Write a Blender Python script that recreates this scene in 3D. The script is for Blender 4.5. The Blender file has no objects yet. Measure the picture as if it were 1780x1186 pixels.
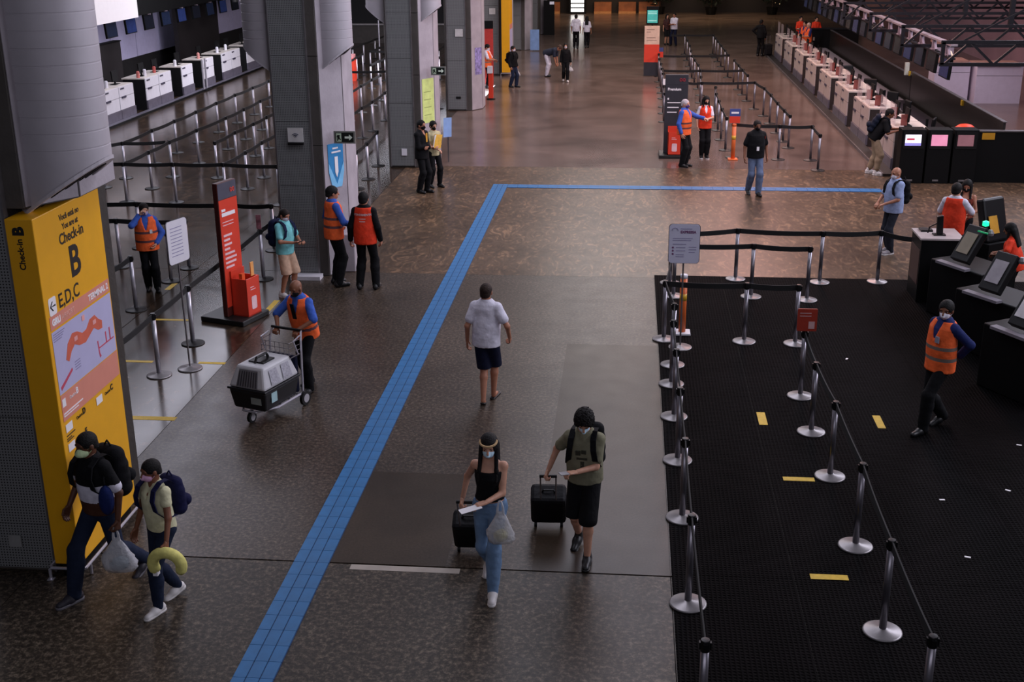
import bpy, math, random
import numpy as np
from mathutils import Vector, Matrix
from mathutils.bvhtree import BVHTree
random.seed(4); rng = np.random.default_rng(4)
scene = bpy.context.scene
col = scene.collection
PI = math.pi

# ---------------------------------------------------------------- camera
CAM_H = 6.19
FOC = 2097.3
PITCH, YAW, ROLL = math.radians(19.224), math.radians(-5.601), math.radians(-0.495)
fw = Vector((math.sin(YAW)*math.cos(PITCH), math.cos(YAW)*math.cos(PITCH), -math.sin(PITCH)))
rt0 = Vector((math.cos(YAW), -math.sin(YAW), 0)); up0 = rt0.cross(fw)
rt = math.cos(ROLL)*rt0 + math.sin(ROLL)*up0
up = -math.sin(ROLL)*rt0 + math.cos(ROLL)*up0
cam_d = bpy.data.cameras.new('camera'); cam = bpy.data.objects.new('camera', cam_d); col.objects.link(cam)
M = Matrix((rt, up, -fw)).transposed().to_4x4(); M.translation = (0, 0, CAM_H); cam.matrix_world = M
cam_d.sensor_width = 36.0; cam_d.lens = FOC/1780*36; cam_d.clip_end = 400
scene.camera = cam

# ---------------------------------------------------------------- world and lights
scene.view_settings.view_transform = 'Standard'; scene.view_settings.look = 'None'
scene.view_settings.gamma = 1.0; scene.view_settings.exposure = 0.0
scene.view_settings.use_curve_mapping = False
w = bpy.data.worlds.new('world'); scene.world = w; w.use_nodes = True
w.node_tree.nodes['Background'].inputs[0].default_value = (0.80, 0.80, 1.0, 1)
w.node_tree.nodes['Background'].inputs[1].default_value = 0.045
def area(name, loc, sx, sy, power, color=(1, 1, 1), target=None):
    d = bpy.data.lights.new(name, 'AREA'); d.shape = 'RECTANGLE'; d.size = sx; d.size_y = sy
    d.energy = power; d.color = color
    o = bpy.data.objects.new(name, d); col.objects.link(o); o.location = loc
    if target is not None:
        o.rotation_euler = (Vector(target)-Vector(loc)).to_track_quat('-Z', 'Y').to_euler()
    return o
COOL = (0.86, 0.85, 1.0); WARM = (1.0, 0.92, 0.90); ROSE = (1.0, 0.55, 0.48)
area('ceiling_lamps_near', (-2.0, 14.5, 10.5), 4, 7, 330, COOL)
area('ceiling_lamps_aisle', (0.5, 27, 10.5), 6, 12, 820, COOL)
area('ceiling_lamps_aisle_far', (-0.5, 52, 10.5), 6, 24, 1500, WARM)
area('ceiling_lamps_hall_left', (-13, 33, 8.5), 5, 20, 1150, COOL)
area('ceiling_lamps_counters_left', (-14.0, 47, 6.5), 3, 24, 1500, (0.86, 0.86, 1.0), (-18.5, 47, 0.5))
area('red_sign_glow_right', (4.4, 40, 8.5), 2.5, 26, 1350, ROSE)  # added rose light, stands in for unseen red signs over the island
area('front_fill', (0.5, -5, 9.0), 16, 4, 360, COOL, (0, 14, 0.5))  # added fill from behind the camera to brighten faces, no real window
area('side_windows', (13.5, 24, 9.0), 34, 4, 3300, COOL, (-5, 23, 2.5))
area('far_shop_lamps', (2, 80, 6.5), 14, 3, 700, (1.0, 0.72, 0.45), (1, 86, 0))

# ---------------------------------------------------------------- materials
def lin(c):
    if isinstance(c, str):
        c = [int(c[i:i+2], 16)/255 for i in (1, 3, 5)]
        c = [x/12.92 if x <= .04045 else ((x+.055)/1.055)**2.4 for x in c]
    return tuple(c[:3])
MATS = {}
def mat(name, c, rough=.6, metal=0., var=.12, scale=6., bump=0., bscale=None, emit=0., spec=.5, stretch=None, trans=0., alpha=1.):
    if name in MATS: return MATS[name]
    m = bpy.data.materials.new(name); m.use_nodes = True; MATS[name] = m
    nt = m.node_tree; b = nt.nodes['Principled BSDF']; N = nt.nodes.new; L = nt.links.new
    c = lin(c)
    b.inputs['Roughness'].default_value = rough; b.inputs['Metallic'].default_value = metal
    b.inputs['Specular IOR Level'].default_value = spec
    tc = N('ShaderNodeTexCoord'); vec = tc.outputs['Object']
    if stretch:
        mp = N('ShaderNodeMapping'); mp.inputs['Scale'].default_value = stretch; L(vec, mp.inputs[0]); vec = mp.outputs[0]
    nz = N('ShaderNodeTexNoise'); nz.inputs['Scale'].default_value = scale; nz.inputs['Detail'].default_value = 4
    L(vec, nz.inputs['Vector'])
    r = N('ShaderNodeValToRGB'); r.color_ramp.elements[0].position = .3; r.color_ramp.elements[1].position = .7
    r.color_ramp.elements[0].color = (*[max(0, x*(1-var)) for x in c], 1)
    r.color_ramp.elements[1].color = (*[min(1, x*(1+var)) for x in c], 1)
    L(nz.outputs['Fac'], r.inputs[0]); L(r.outputs[0], b.inputs['Base Color'])
    if bump:
        n2 = N('ShaderNodeTexNoise'); n2.inputs['Scale'].default_value = bscale or scale; n2.inputs['Detail'].default_value = 3
        L(vec, n2.inputs['Vector']); bp = N('ShaderNodeBump'); bp.inputs['Strength'].default_value = bump; bp.inputs['Distance'].default_value = .03
        L(n2.outputs['Fac'], bp.inputs['Height']); L(bp.outputs[0], b.inputs['Normal'])
    if emit:
        L(r.outputs[0], b.inputs['Emission Color']); b.inputs['Emission Strength'].default_value = emit
    if trans: b.inputs['Transmission Weight'].default_value = trans
    if alpha < 1: b.inputs['Alpha'].default_value = alpha
    return m
def fabric(name, c, rough=.85): return mat('cloth_'+name, c, rough, var=.14, scale=14, bump=.55, bscale=9, spec=.2)
def skin(name, c): return mat('skin_'+name, c, .5, var=.08, scale=20, spec=.35)

def stone(name, c1, c2, c3, speck, swirl, rough, rvar=.06, spec=.5):
    m = bpy.data.materials.new(name); m.use_nodes = True; MATS[name] = m
    nt = m.node_tree; b = nt.nodes['Principled BSDF']; N = nt.nodes.new; L = nt.links.new
    geo = N('ShaderNodeNewGeometry'); pos = geo.outputs['Position']
    def noise(s, d, vec, dist=0., rr=.55):
        n = N('ShaderNodeTexNoise'); n.inputs['Scale'].default_value = s; n.inputs['Detail'].default_value = d
        n.inputs['Distortion'].default_value = dist; n.inputs['Roughness'].default_value = rr; L(vec, n.inputs['Vector']); return n.outputs['Fac']
    def ramp(f, stops):
        r = N('ShaderNodeValToRGB'); e = r.color_ramp.elements
        while len(e) < len(stops): e.new(.5)
        for i, (p, c) in enumerate(stops): e[i].position = p; e[i].color = (*lin(c), 1)
        L(f, r.inputs[0]); return r.outputs[0]
    def mix(f, a, c, mode='MIX'):
        x = N('ShaderNodeMix'); x.data_type = 'RGBA'; x.blend_type = mode
        if isinstance(f, float): x.inputs['Factor'].default_value = f
        else: L(f, x.inputs['Factor'])
        L(a, x.inputs['A']); L(c, x.inputs['B']); return x.outputs['Result']
    fine = noise(speck, 8, pos, 0, .8)
    a = ramp(fine, [(.32, c1), (.5, c2), (.72, c3)])
    if swirl:
        mp = N('ShaderNodeMapping'); mp.inputs['Rotation'].default_value = (0, 0, .7); mp.inputs['Scale'].default_value = (1., .42, 1); L(pos, mp.inputs[0])
        s = noise(4.2, 7, mp.outputs[0], 2.6)
        sw = ramp(s, [(.36, '#565656'), (.49, '#787878'), (.56, '#868482'), (.64, '#cbc5bd')])
        a = mix(.8, a, mix(1.0, a, sw, 'OVERLAY'))
    big = ramp(noise(.55, 4, pos, .6), [(.3, '#8f8a86'), (.7, '#ffffff')])
    a = mix(.7, a, mix(1.0, a, big, 'MULTIPLY'))
    L(a, b.inputs['Base Color']); b.inputs['Specular IOR Level'].default_value = spec
    rr = N('ShaderNodeMapRange'); L(noise(3.1, 4, pos), rr.inputs['Value']); rr.inputs['To Min'].default_value = rough-rvar; rr.inputs['To Max'].default_value = rough+rvar
    L(rr.outputs[0], b.inputs['Roughness'])
    return m
stone('granite_dark', '#120e0b', '#443a31', '#8f7e6c', 22, 0, .36, .06, .34)
stone('granite_near', '#0e0b09', '#40382f', '#9c8c78', 18, 0, .42, .06, .3)
stone('granite_brown', '#30271f', '#41362b', '#524538', 40, 0, .36, .05, .26)
stone('stone_beige', '#6a5744', '#806852', '#957d67', 24, 1, .33, .05, .28)
stone('stone_left', '#43362b', '#58483b', '#6d5b4c', 20, 1, .18, .03, .35)
stone('stone_far', '#6c5a52', '#78655c', '#86746a', 26, 0, .20, .03)

def perforated():
    m = bpy.data.materials.new('perforated_steel'); m.use_nodes = True; MATS['perf'] = m
    nt = m.node_tree; b = nt.nodes['Principled BSDF']; N = nt.nodes.new; L = nt.links.new
    tc = N('ShaderNodeTexCoord'); sep = N('ShaderNodeSeparateXYZ'); L(tc.outputs['Object'], sep.inputs[0])
    def wave(o):
        a = N('ShaderNodeMath'); a.operation = 'MULTIPLY'; a.inputs[1].default_value = 2*PI/.030; L(o, a.inputs[0])
        s = N('ShaderNodeMath'); s.operation = 'SINE'; L(a.outputs[0], s.inputs[0]); return s.outputs[0]
    mm = N('ShaderNodeMath'); mm.operation = 'MINIMUM'; L(wave(sep.outputs[0]), mm.inputs[0]); L(wave(sep.outputs[2]), mm.inputs[1])
    r = N('ShaderNodeValToRGB'); e = r.color_ramp.elements
    e[0].position = .0; e[0].color = (.22, .225, .225, 1); e[1].position = .3; e[1].color = (.006, .006, .006, 1)
    L(mm.outputs[0], r.inputs[0]); L(r.outputs[0], b.inputs['Base Color'])
    b.inputs['Roughness'].default_value = .45; b.inputs['Metallic'].default_value = .15
    return m
perforated()
def ribbed():
    m = bpy.data.materials.new('ribbed_rubber'); m.use_nodes = True; MATS['rubber'] = m
    nt = m.node_tree; b = nt.nodes['Principled BSDF']; N = nt.nodes.new; L = nt.links.new
    geo = N('ShaderNodeNewGeometry'); sep = N('ShaderNodeSeparateXYZ'); L(geo.outputs['Position'], sep.inputs[0])
    def wave(o, per):
        a = N('ShaderNodeMath'); a.operation = 'MULTIPLY'; a.inputs[1].default_value = 2*PI/per; L(o, a.inputs[0])
        s = N('ShaderNodeMath'); s.operation = 'SINE'; L(a.outputs[0], s.inputs[0]); return s.outputs[0]
    mm = N('ShaderNodeMath'); mm.operation = 'MAXIMUM'; L(wave(sep.outputs[0], .045), mm.inputs[0]); L(wave(sep.outputs[1], .045), mm.inputs[1])
    bp = N('ShaderNodeBump'); bp.inputs['Strength'].default_value = .9; bp.inputs['Distance'].default_value = .006
    L(mm.outputs[0], bp.inputs['Height']); L(bp.outputs[0], b.inputs['Normal'])
    n = N('ShaderNodeTexNoise'); n.inputs['Scale'].default_value = 1.2; n.inputs['Detail'].default_value = 6; L(geo.outputs['Position'], n.inputs['Vector'])
    r = N('ShaderNodeValToRGB'); e = r.color_ramp.elements; e[0].position = .3; e[0].color = (.0012, .001, .0012, 1); e[1].position = .75; e[1].color = (.004, .003, .0035, 1)
    L(n.outputs['Fac'], r.inputs[0]); L(r.outputs[0], b.inputs['Base Color'])
    b.inputs['Roughness'].default_value = .72; b.inputs['Specular IOR Level'].default_value = .03
ribbed()
CHROME = mat('brushed_steel', '#c6c3cc', .3, .6, .08, 8)
DKSTEEL = mat('dull_steel', '#8b8789', .38, .8, .2, 6)
BLACK = mat('black_plastic', '#0c0c0e', .42, spec=.35)
BELT = mat('black_webbing', '#0b0b0d', .8)
RUBBER_BASE = mat('black_rubber', '#151414', .5)
WHITE = mat('white_laminate', '#dcd9df', .4, var=.03)
CONC_SHADE = mat('concrete', '#47423e', .75, var=.16, scale=3.5, bump=.15, bscale=20)  # darkened tone, shade on the pillar fronts put into the colour
CONC_LIT = mat('concrete_lit', '#a59da3', .7, var=.12, scale=3.0, bump=.12, bscale=20)  # lighter copy of the concrete, side light painted into the colour
DUCT = mat('duct_paint', '#b3adb3', .5, .1, .05, 4)
YEL = mat('sign_yellow', '#e8a70f', .42, var=.03)
BLUE = mat('tactile_blue', '#1d659b', .5, var=.16, scale=5)
REDP = mat('red_paint', '#d8402a', .4, var=.04)
SALMON = mat('salmon_print', '#d98b76', .45, var=.03)
LAV = mat('lavender_print', '#b9b5d6', .45, var=.03)
INK = mat('black_ink', '#0d0c0b', .5, var=.02)
WINK = mat('white_ink', '#eeeaec', .5, var=.02)
GREYINK = mat('grey_ink', '#8a85a5', .5, var=.02)
TAPE = mat('yellow_tape', '#c9a51d', .55, var=.15, scale=20)
STEELD = mat('dark_metal_sheet', '#37322f', .36, .5, .15, 2.)
DARK = mat('near_black', '#060607', .55, spec=.2)
TRUSSM = mat('truss_black', '#17141a', .45, .4)

# ---------------------------------------------------------------- mesh helpers
class MB:
    def __init__(s): s.v = []; s.f = []; s.mi = []
    def add(s, vs, fs, mi=0):
        o = len(s.v); s.v += [tuple(p) for p in vs]; s.f += [tuple(i+o for i in f) for f in fs]; s.mi += [mi]*len(fs); return s
    def box(s, a, b, mi=0):
        (x0, y0, z0), (x1, y1, z1) = a, b
        return s.add([(x0,y0,z0),(x1,y0,z0),(x1,y1,z0),(x0,y1,z0),(x0,y0,z1),(x1,y0,z1),(x1,y1,z1),(x0,y1,z1)],
              [(3,2,1,0),(4,5,6,7),(0,1,5,4),(1,2,6,5),(2,3,7,6),(3,0,4,7)], mi)
    def obox(s, c, ax, ay, az, mi=0):
        c, ax, ay, az = map(Vector, (c, ax, ay, az)); vs = []
        for k in (-1, 1):
            for i, j in ((-1,-1),(1,-1),(1,1),(-1,1)): vs.append(c+ax*i+ay*j+az*k)
        return s.add(vs, [(3,2,1,0),(4,5,6,7),(0,1,5,4),(1,2,6,5),(2,3,7,6),(3,0,4,7)], mi)
    def bar(s, a, b, w, h=None, mi=0):
        a, b = Vector(a), Vector(b); d = b-a; L = d.length/2; d.normalize()
        u = Vector((0,0,1)) if abs(d.z) < .9 else Vector((0,1,0))
        x = d.cross(u).normalized(); y = x.cross(d); h = h or w
        return s.obox((a+b)/2, x*w/2, d*L, y*h/2, mi)
    def tube(s, pts, r, n=8, mi=0, cap=True):
        pts = [Vector(p) for p in pts]; rs = r if hasattr(r, '__len__') else [r]*len(pts)
        rings = []; prev = None
        for i, p in enumerate(pts):
            d = (pts[min(i+1, len(pts)-1)]-pts[max(i-1, 0)]).normalized()
            if prev is None:
                u = Vector((0,0,1)) if abs(d.z) < .9 else Vector((1,0,0)); x = d.cross(u).normalized()
            else: x = (prev-d*prev.dot(d)).normalized()
            prev = x; y = d.cross(x)
            rings.append([p+(x*math.cos(2*PI*k/n)+y*math.sin(2*PI*k/n))*rs[i] for k in range(n)])
        vs = [q for R in rings for q in R]; fs = []
        for i in range(len(pts)-1):
            for k in range(n): fs.append((i*n+k, i*n+(k+1)%n, (i+1)*n+(k+1)%n, (i+1)*n+k))
        if cap: fs.append(tuple(range(n-1, -1, -1))); fs.append(tuple((len(pts)-1)*n+k for k in range(n)))
        return s.add(vs, fs, mi)
    def lathe(s, prof, n=24, c=(0,0,0), mi=0):
        vs = []; fs = []; m = len(prof)
        for r, z in prof:
            for k in range(n): vs.append((c[0]+r*math.cos(2*PI*k/n), c[1]+r*math.sin(2*PI*k/n), c[2]+z))
        for i in range(m-1):
            for k in range(n): fs.append((i*n+k, i*n+(k+1)%n, (i+1)*n+(k+1)%n, (i+1)*n+k))
        fs.append(tuple(range(n-1, -1, -1))); fs.append(tuple((m-1)*n+k for k in range(n)))
        return s.add(vs, fs, mi)
    def prism(s, poly, z0, z1, mi=0):
        n = len(poly); vs = [(x, y, z0) for x, y in poly]+[(x, y, z1) for x, y in poly]
        fs = [tuple(range(n-1, -1, -1)), tuple(range(n, 2*n))]+[(k, (k+1)%n, n+(k+1)%n, n+k) for k in range(n)]
        return s.add(vs, fs, mi)
    def plate(s, o, xd, yd, poly, t=.004, mi=0):
        """flat outline poly (u,v) on a plane, given a thickness along xd x yd"""
        o, xd, yd = Vector(o), Vector(xd), Vector(yd); nn = xd.cross(yd).normalized(); n = len(poly)
        vs = [o+xd*u+yd*v for u, v in poly]+[o+xd*u+yd*v+nn*t for u, v in poly]
        fs = [tuple(range(n-1, -1, -1)), tuple(range(n, 2*n))]+[(k, (k+1)%n, n+(k+1)%n, n+k) for k in range(n)]
        return s.add(vs, fs, mi)
    def mesh(s, name, mats, smooth=False):
        me = bpy.data.meshes.new(name); me.from_pydata(s.v, [], s.f)
        for m in (mats if isinstance(mats, (list, tuple)) else [mats]): me.materials.append(m)
        if any(s.mi): me.polygons.foreach_set('material_index', s.mi)
        if smooth: me.polygons.foreach_set('use_smooth', [True]*len(s.f))
        me.update(); return me
    def build(s, name, mats, parent=None, smooth=False, bevel=0):
        o = link(name, s.mesh(name, mats, smooth), parent)
        if bevel:
            b = o.modifiers.new('bevel', 'BEVEL'); b.width = bevel; b.segments = 2; b.limit_method = 'ANGLE'
        return o
def link(name, data, parent=None, loc=None):
    o = bpy.data.objects.new(name, data); col.objects.link(o)
    if parent is not None: o.parent = parent
    if loc is not None: o.location = loc
    return o
def tag(o, label=None, cat=None, group=None, kind=None):
    if label: o['label'] = label
    if cat: o['category'] = cat
    if group: o['group'] = group
    if kind: o['kind'] = kind
    return o
def thing(name, label, cat, loc=(0,0,0), rz=0., group=None):
    o = link(name, None, None, loc); o.rotation_euler = (0, 0, rz); o.empty_display_size = .2
    return tag(o, label, cat, group)
def rrect(w, h, r, n=5, x=0, y=0):
    out = []
    for cx, cy, a in ((w/2-r, h/2-r, 0), (-w/2+r, h/2-r, 90), (-w/2+r, -h/2+r, 180), (w/2-r, -h/2+r, 270)):
        for k in range(n+1):
            t = math.radians(a+90*k/n); out.append((x+cx+r*math.cos(t), y+cy+r*math.sin(t)))
    return out
def rect(x0, y0, x1, y1): return [(x0,y0),(x1,y0),(x1,y1),(x0,y1)]
def text(body, size, m, parent, o, xd, yd, align='LEFT', bold=0., name='lettering', sx=1.):
    cu = bpy.data.curves.new(name, 'FONT'); cu.body = body; cu.size = size; cu.align_x = align; cu.extrude = .0015; cu.offset = bold; cu.resolution_u = 3
    t = bpy.data.objects.new('t', cu); col.objects.link(t)
    dg = bpy.context.evaluated_depsgraph_get(); me = bpy.data.meshes.new_from_object(t.evaluated_get(dg)); bpy.data.objects.remove(t)
    xd, yd = Vector(xd).normalized(), Vector(yd).normalized(); zd = xd.cross(yd)
    mm = Matrix((xd*sx, yd, zd)).transposed().to_4x4(); mm.translation = Vector(o)
    me.transform(mm); me.materials.clear(); me.materials.append(m); me.name = name
    return link(name, me, parent)
ORD = ['first','second','third','fourth','fifth','sixth','seventh','eighth','ninth','tenth','eleventh','twelfth','thirteenth','fourteenth','fifteenth','sixteenth','seventeenth','eighteenth','nineteenth','twentieth']
XA, YA, ZA = Vector((1,0,0)), Vector((0,1,0)), Vector((0,0,1))
# ================================================================ setting
fl = MB().box((-26, 3, -.12), (22, 92, -.03)).build('floor', mat('floor_joint', '#15110f', .8)); tag(fl, kind='structure')
def slab(x0, x1, y0, y1, m, g=.008):
    o = MB().box((x0+g, y0+g, -.03), (x1-g, y1-g, 0)).build('stone_slab', m, fl); return o
GN, GD, GB, SB, SF = (MATS[k] for k in ('granite_near', 'granite_dark', 'granite_brown', 'stone_beige', 'stone_far'))
J = 10.69; J2 = 21.35; J3 = 31.7
for x0, x1 in ((-26, -8.1), (-8.1, -5.9), (-5.9, .52), (.52, 22)): slab(x0, x1, 3, J-.02, GN, .004)
slab(-5.9, -3.06, J, J2, GD, 0); slab(-3.06, -1.75, J, 12.85, GB, 0); slab(-3.06, -1.75, 12.85, J2, GD, 0)
slab(-1.75, -.87, J, J2, GD, 0)
slab(-.87, .52, J, 17.6, GB, 0); slab(-.87, .52, 17.6, J2, GD, 0); slab(.52, 22, J, J2, GD, .003)
SLF = MATS['stone_left']
slab(-26, -8.1, J, J2, SLF); slab(-8.1, -5.9, J, J2, SLF)
for x0, x1 in ((-26, -8.1), (-8.1, -5.9), (-5.9, 22)): slab(x0, x1, J2, J3, SB if x1 > 0 else SLF, .004)
for y0, y1 in ((J3, 42), (42, 52.3), (52.3, 62.6), (62.6, 92)):
    for x0, x1 in ((-26, -8.1), (-8.1, -5.9), (-5.9, 22)): slab(x0, x1, y0, y1, SF if x1 > 0 else SLF, .004)
MB().box((-2.71, 10.56, -.03), (-1.59, 10.66, .002)).build('threshold_strip', mat('pale_strip', '#a79d92', .5), fl)

wb = MB().box((-30, 88, 0), (24, 88.4, 10)).build('wall_back', mat('wall_dark', '#1c1516', .7)); tag(wb, kind='structure')
WOOD = mat('warm_wood', '#9a5b33', .5, var=.25, scale=3); WLIT = mat('warm_ledge', '#c98a55', .5)
for x0, x1 in ((-7.6, -6.4), (-2.6, -1.4), (-.9, .3), (.5, 2.0), (-5.6, -5.0)):
    MB().box((x0, 87.6, .05), (x1, 88, .75)).build('wood_panel', WOOD, wb); MB().box((x0, 87.2, 0), (x1, 87.98, .14)).build('ledge', WLIT, wb)
wl = MB().box((-21.2, 20, 0), (-20.8, 66, 10)).build('wall_left', mat('wall_left_dark', '#191719', .7)); tag(wl, kind='structure')
PANL = mat('lavender_panel', '#bcb7d6', .5, var=.05)
for y0 in np.arange(40, 66, 2.6):
    MB().box((-20.8, y0+.03, .9), (-20.74, y0+2.57, 2.6)).build('wall_panel', PANL, wl)
wlb = MB().box((-30, 66, 0), (-7.2, 66.3, 10)).build('wall_left_end', mat('wall_end', '#17171b', .7)); tag(wlb, kind='structure')
MB().box((-20, 65.7, 0), (-7.4, 66, .95)).build('low_counter_front', mat('grey_low', '#4e4a48', .6), wlb)
MB().box((-20, 65.6, .95), (-7.4, 66, 1.02)).build('counter_ledge', mat('grey_ledge', '#a3a0a2', .5), wlb)
wr = MB().box((16, 20, 0), (16.3, 90, 10)).build('wall_right', mat('wall_mauve', '#a07d88', .7, var=.1, scale=.6)); tag(wr, kind='structure')

# ---- blue tactile path
tp = thing('tactile_path', 'blue ribbed tactile guide strip running down the hall and turning right', 'path')
tm = MB().box((-.185, .003, 0), (.185, .247, .005), 1)
for k in range(3): tm.box((-.183+.124*k, .002, .005), (-.183+.124*k+.113, .247, .012))
tme = tm.mesh('tactile_tile', [BLUE, mat('tactile_groove', '#143a63', .6)])
n = 0
for i in range(90):
    link('tactile_tile', tme, tp, (-3.125, 6.9+.25*i, 0))
for i in range(36):
    o = link('tactile_tile', tme, tp, (-2.94+.25*(i+1), 29.2, 0)); o.rotation_euler = (0, 0, PI/2)

# ---- rubber mat
rm = thing('rubber_mat', 'large black ribbed rubber mat under the belt posts on the right', 'mat')
RB = MATS['rubber']
xs = [.53, 1.74, 2.95, 4.16, 5.37, 6.6, 7.8]
for y0, y1 in ((4, J+.03), (J+.03, 21.5)):
    for a, b in zip(xs, xs[1:]):
        MB().box((a+.002, y0+.002, 0), (b-.002, y1-.002, .008)).build('mat_panel', RB, rm)
def tape(x0, x1, y0, y1, z, label):
    o = MB().box((x0, y0, z), (x1, y1, z+.0025)).build('floor_tape', TAPE); tag(o, label, 'tape', 'yellow distance marks on the floor')
tape(1.77, 1.88, 14.6, 15.02, .008, 'short upright yellow tape mark on the mat left of the belt post line')
tape(3.27, 3.37, 14.6, 15.02, .008, 'short upright yellow tape mark on the mat near the walking vest man')
tape(1.89, 2.25, 12.96, 13.06, .008, 'flat yellow tape mark on the mat touching a belt post base')
tape(1.90, 2.27, 10.73, 10.83, .008, 'nearest yellow tape mark on the mat, at the mat seam')
tape(-7.5, -7.0, 16.3, 16.38, 0, 'yellow tape line just right of the yellow totem')
tape(-6.3, -5.89, 16.31, 16.39, 0, 'yellow tape line right of the white pole sign')
tape(-6.56, -5.87, 14.17, 14.29, 0, 'nearest yellow tape line, right of the yellow totem foot')
tape(-7.75, -7.1, 18.28, 18.36, 0, 'yellow tape line behind the white pole sign')
tape(-6.05, -5.95, 18.9, 19.5, 0, 'yellow tape mark between the red totem and the pillar')
tape(-8.2, -8.1, 20.0, 20.4, 0, 'short yellow tape mark right of the man touching his face')
sc = MB().box((-.03, -.014, 0), (.03, .014, .002)).mesh('paper_scrap', WINK)
for x, y in ((3.6, 12.6), (3.55, 11.3), (3.9, 10.15), (2.9, 13.5), (4.9, 14.2), (3.3, 17.2), (4.4, 12.9)):
    o = link('paper_scrap', sc, None, (x, y, .008)); o.rotation_euler = (0, 0, x*7); tag(o, 'tiny white paper scrap lying on the black rubber mat', 'litter', 'paper scraps on the mat')

# ---- pillars
def ring_cut(cx, cy, r, side, n=28):
    return [(cx+r*math.cos(2*PI*k/n), cy+r*math.sin(2*PI*k/n)) for k in range(n)]
def pillar(Y, label, ducts=True, plinth=False, px=-5.88, notch=False):
    t = thing('pillar', label, 'pillar', (px, Y, 0), 0, 'concrete pillars in a row')
    poly = [(-.42, 0), (.43, 0), (.74, .5), (.74, 1.3), (.43, 1.75), (-.3, 1.75), (-.52, 1.3), (-.52, .35)]
    s = MB(); zs = [0, 2.42, 3.98, 6.5, 9.0]
    if notch:   # the totem stands in front of this pillar's side, below the duct
        low = [(-.42, 0), (.25, 0), (.25, 1.4), (.43, 1.75), (-.3, 1.75), (-.52, 1.3), (-.52, .35)]; s.prism(low, 0, 3.74); zs = [3.74, 6.5, 9.0]
    for a, b in zip(zs, zs[1:]): s.prism(poly, a+.008, b-.008)
    s.prism([(x*.97, .02+y*.975) for x, y in poly], zs[0], 9); s.build('shaft', CONC_SHADE, t)
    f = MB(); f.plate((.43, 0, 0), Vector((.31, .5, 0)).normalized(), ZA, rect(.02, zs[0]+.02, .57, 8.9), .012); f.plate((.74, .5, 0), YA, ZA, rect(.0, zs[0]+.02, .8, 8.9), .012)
    f.build('side_face', CONC_LIT, t)  # aisle-side plates carry the painted light on the pillar
    z = .05; hs = [.5]+[1.15]*7; k = 0
    for h in hs:
        MB().box((-.37, -.055, z+.004), (.25, -.03, z+h-.004)).build('perforated_panel', MATS['perf'], t); z += h
    e = MB(); e.box((.25, -.075, .03), (.272, .0, 8.5)); e.box((-.392, -.075, .03), (-.37, .0, 8.5)); e.build('panel_edge', DKSTEEL, t)
    if plinth: MB().prism([(.3, .25), (.86, .3), (.84, .95), (.5, 1.1)], 0, .72).build('plinth', CONC_LIT, t, bevel=.02)
    if ducts:
        for sd, cx in ((1, .66 if notch else .62), (-1, -.62)):
            n = 32; r = .43 if notch else .36; cy = .45; m = MB(); rings = []
            def rg(rad, zf): return [(cx+rad*math.cos(2*PI*k/n), cy+rad*math.sin(2*PI*k/n), zf(rad*math.cos(2*PI*k/n)*sd)) for k in range(n)]
            cut = lambda u: 3.56+(u+r)/(2*r)*.56
            rings.append(rg(r, cut)); zz = 4.12; rings.append(rg(r, lambda u: zz-.0))
            while zz < 8.4:
                for rad, dz in ((r, .0), (r, .132), (r-.004, .135), (r-.004, .145), (r, .148)):
                    q = zz+dz; rings.append(rg(rad, lambda u: q))
                zz += .15
            for ra, rb in zip(rings, rings[1:]): m.add(ra+rb, [(k, (k+1)%n, n+(k+1)%n, n+k) for k in range(n)])
            d = m.build('duct', DUCT, t, smooth=True)
            c = MB(); inn = rg(r*.98, lambda u: cut(u)+.05); c.add(inn, [tuple(range(n-1, -1, -1))]); c.build('outlet_plate', mat('outlet_grey', '#77717a', .5), d)
            rim = MB(); ro = rg(r+.012, lambda u: cut(u)-.005); ri = rg(r*.86, lambda u: cut(u)-.005); ro2 = rg(r+.012, lambda u: cut(u)+.03); ri2 = rg(r*.86, lambda u: cut(u)+.03)
            rim.add(ro+ri+ro2+ri2, [(k, n+k, n+(k+1)%n, (k+1)%n) for k in range(n)]+[(k, (k+1)%n, 2*n+(k+1)%n, 2*n+k) for k in range(n)]+[(n+k, 3*n+k, 3*n+(k+1)%n, n+(k+1)%n) for k in range(n)])
            rim.build('outlet_rim', mat('rim_pale', '#b9b3b9', .45), d)
            for q in (-.2, -.07, .07, .2):
                hw = math.sqrt(max(.01, (r*.86)**2-q*q)); b = MB()
                b.bar((cx-hw*sd, cy+q, cut(-hw)+.01), (cx+hw*sd, cy+q, cut(hw)+.01), .03, .02); b.build('outlet_slat', mat('slat_dark', '#1d1a1e', .5), d)
    return t
pillar(10.30, 'nearest concrete pillar, behind the tall yellow totem at left', px=-5.9, notch=True)
pillar(21.07, 'second concrete pillar with the wireless sign, beside the man in the cyan shirt', plinth=True)
pillar(31.47, 'third concrete pillar with the lime poster, behind the two people in black')
pillar(41.6, 'fourth concrete pillar, with a small plate and no poster on its side face', px=-5.83)
pillar(51.8, 'fifth concrete pillar, behind the far yellow totem', px=-5.79)
pillar(62.0, 'sixth concrete pillar under the black hanging sign', px=-5.75)
pillar(71.0, 'farthest concrete pillar in the row', px=-5.6)

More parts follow.
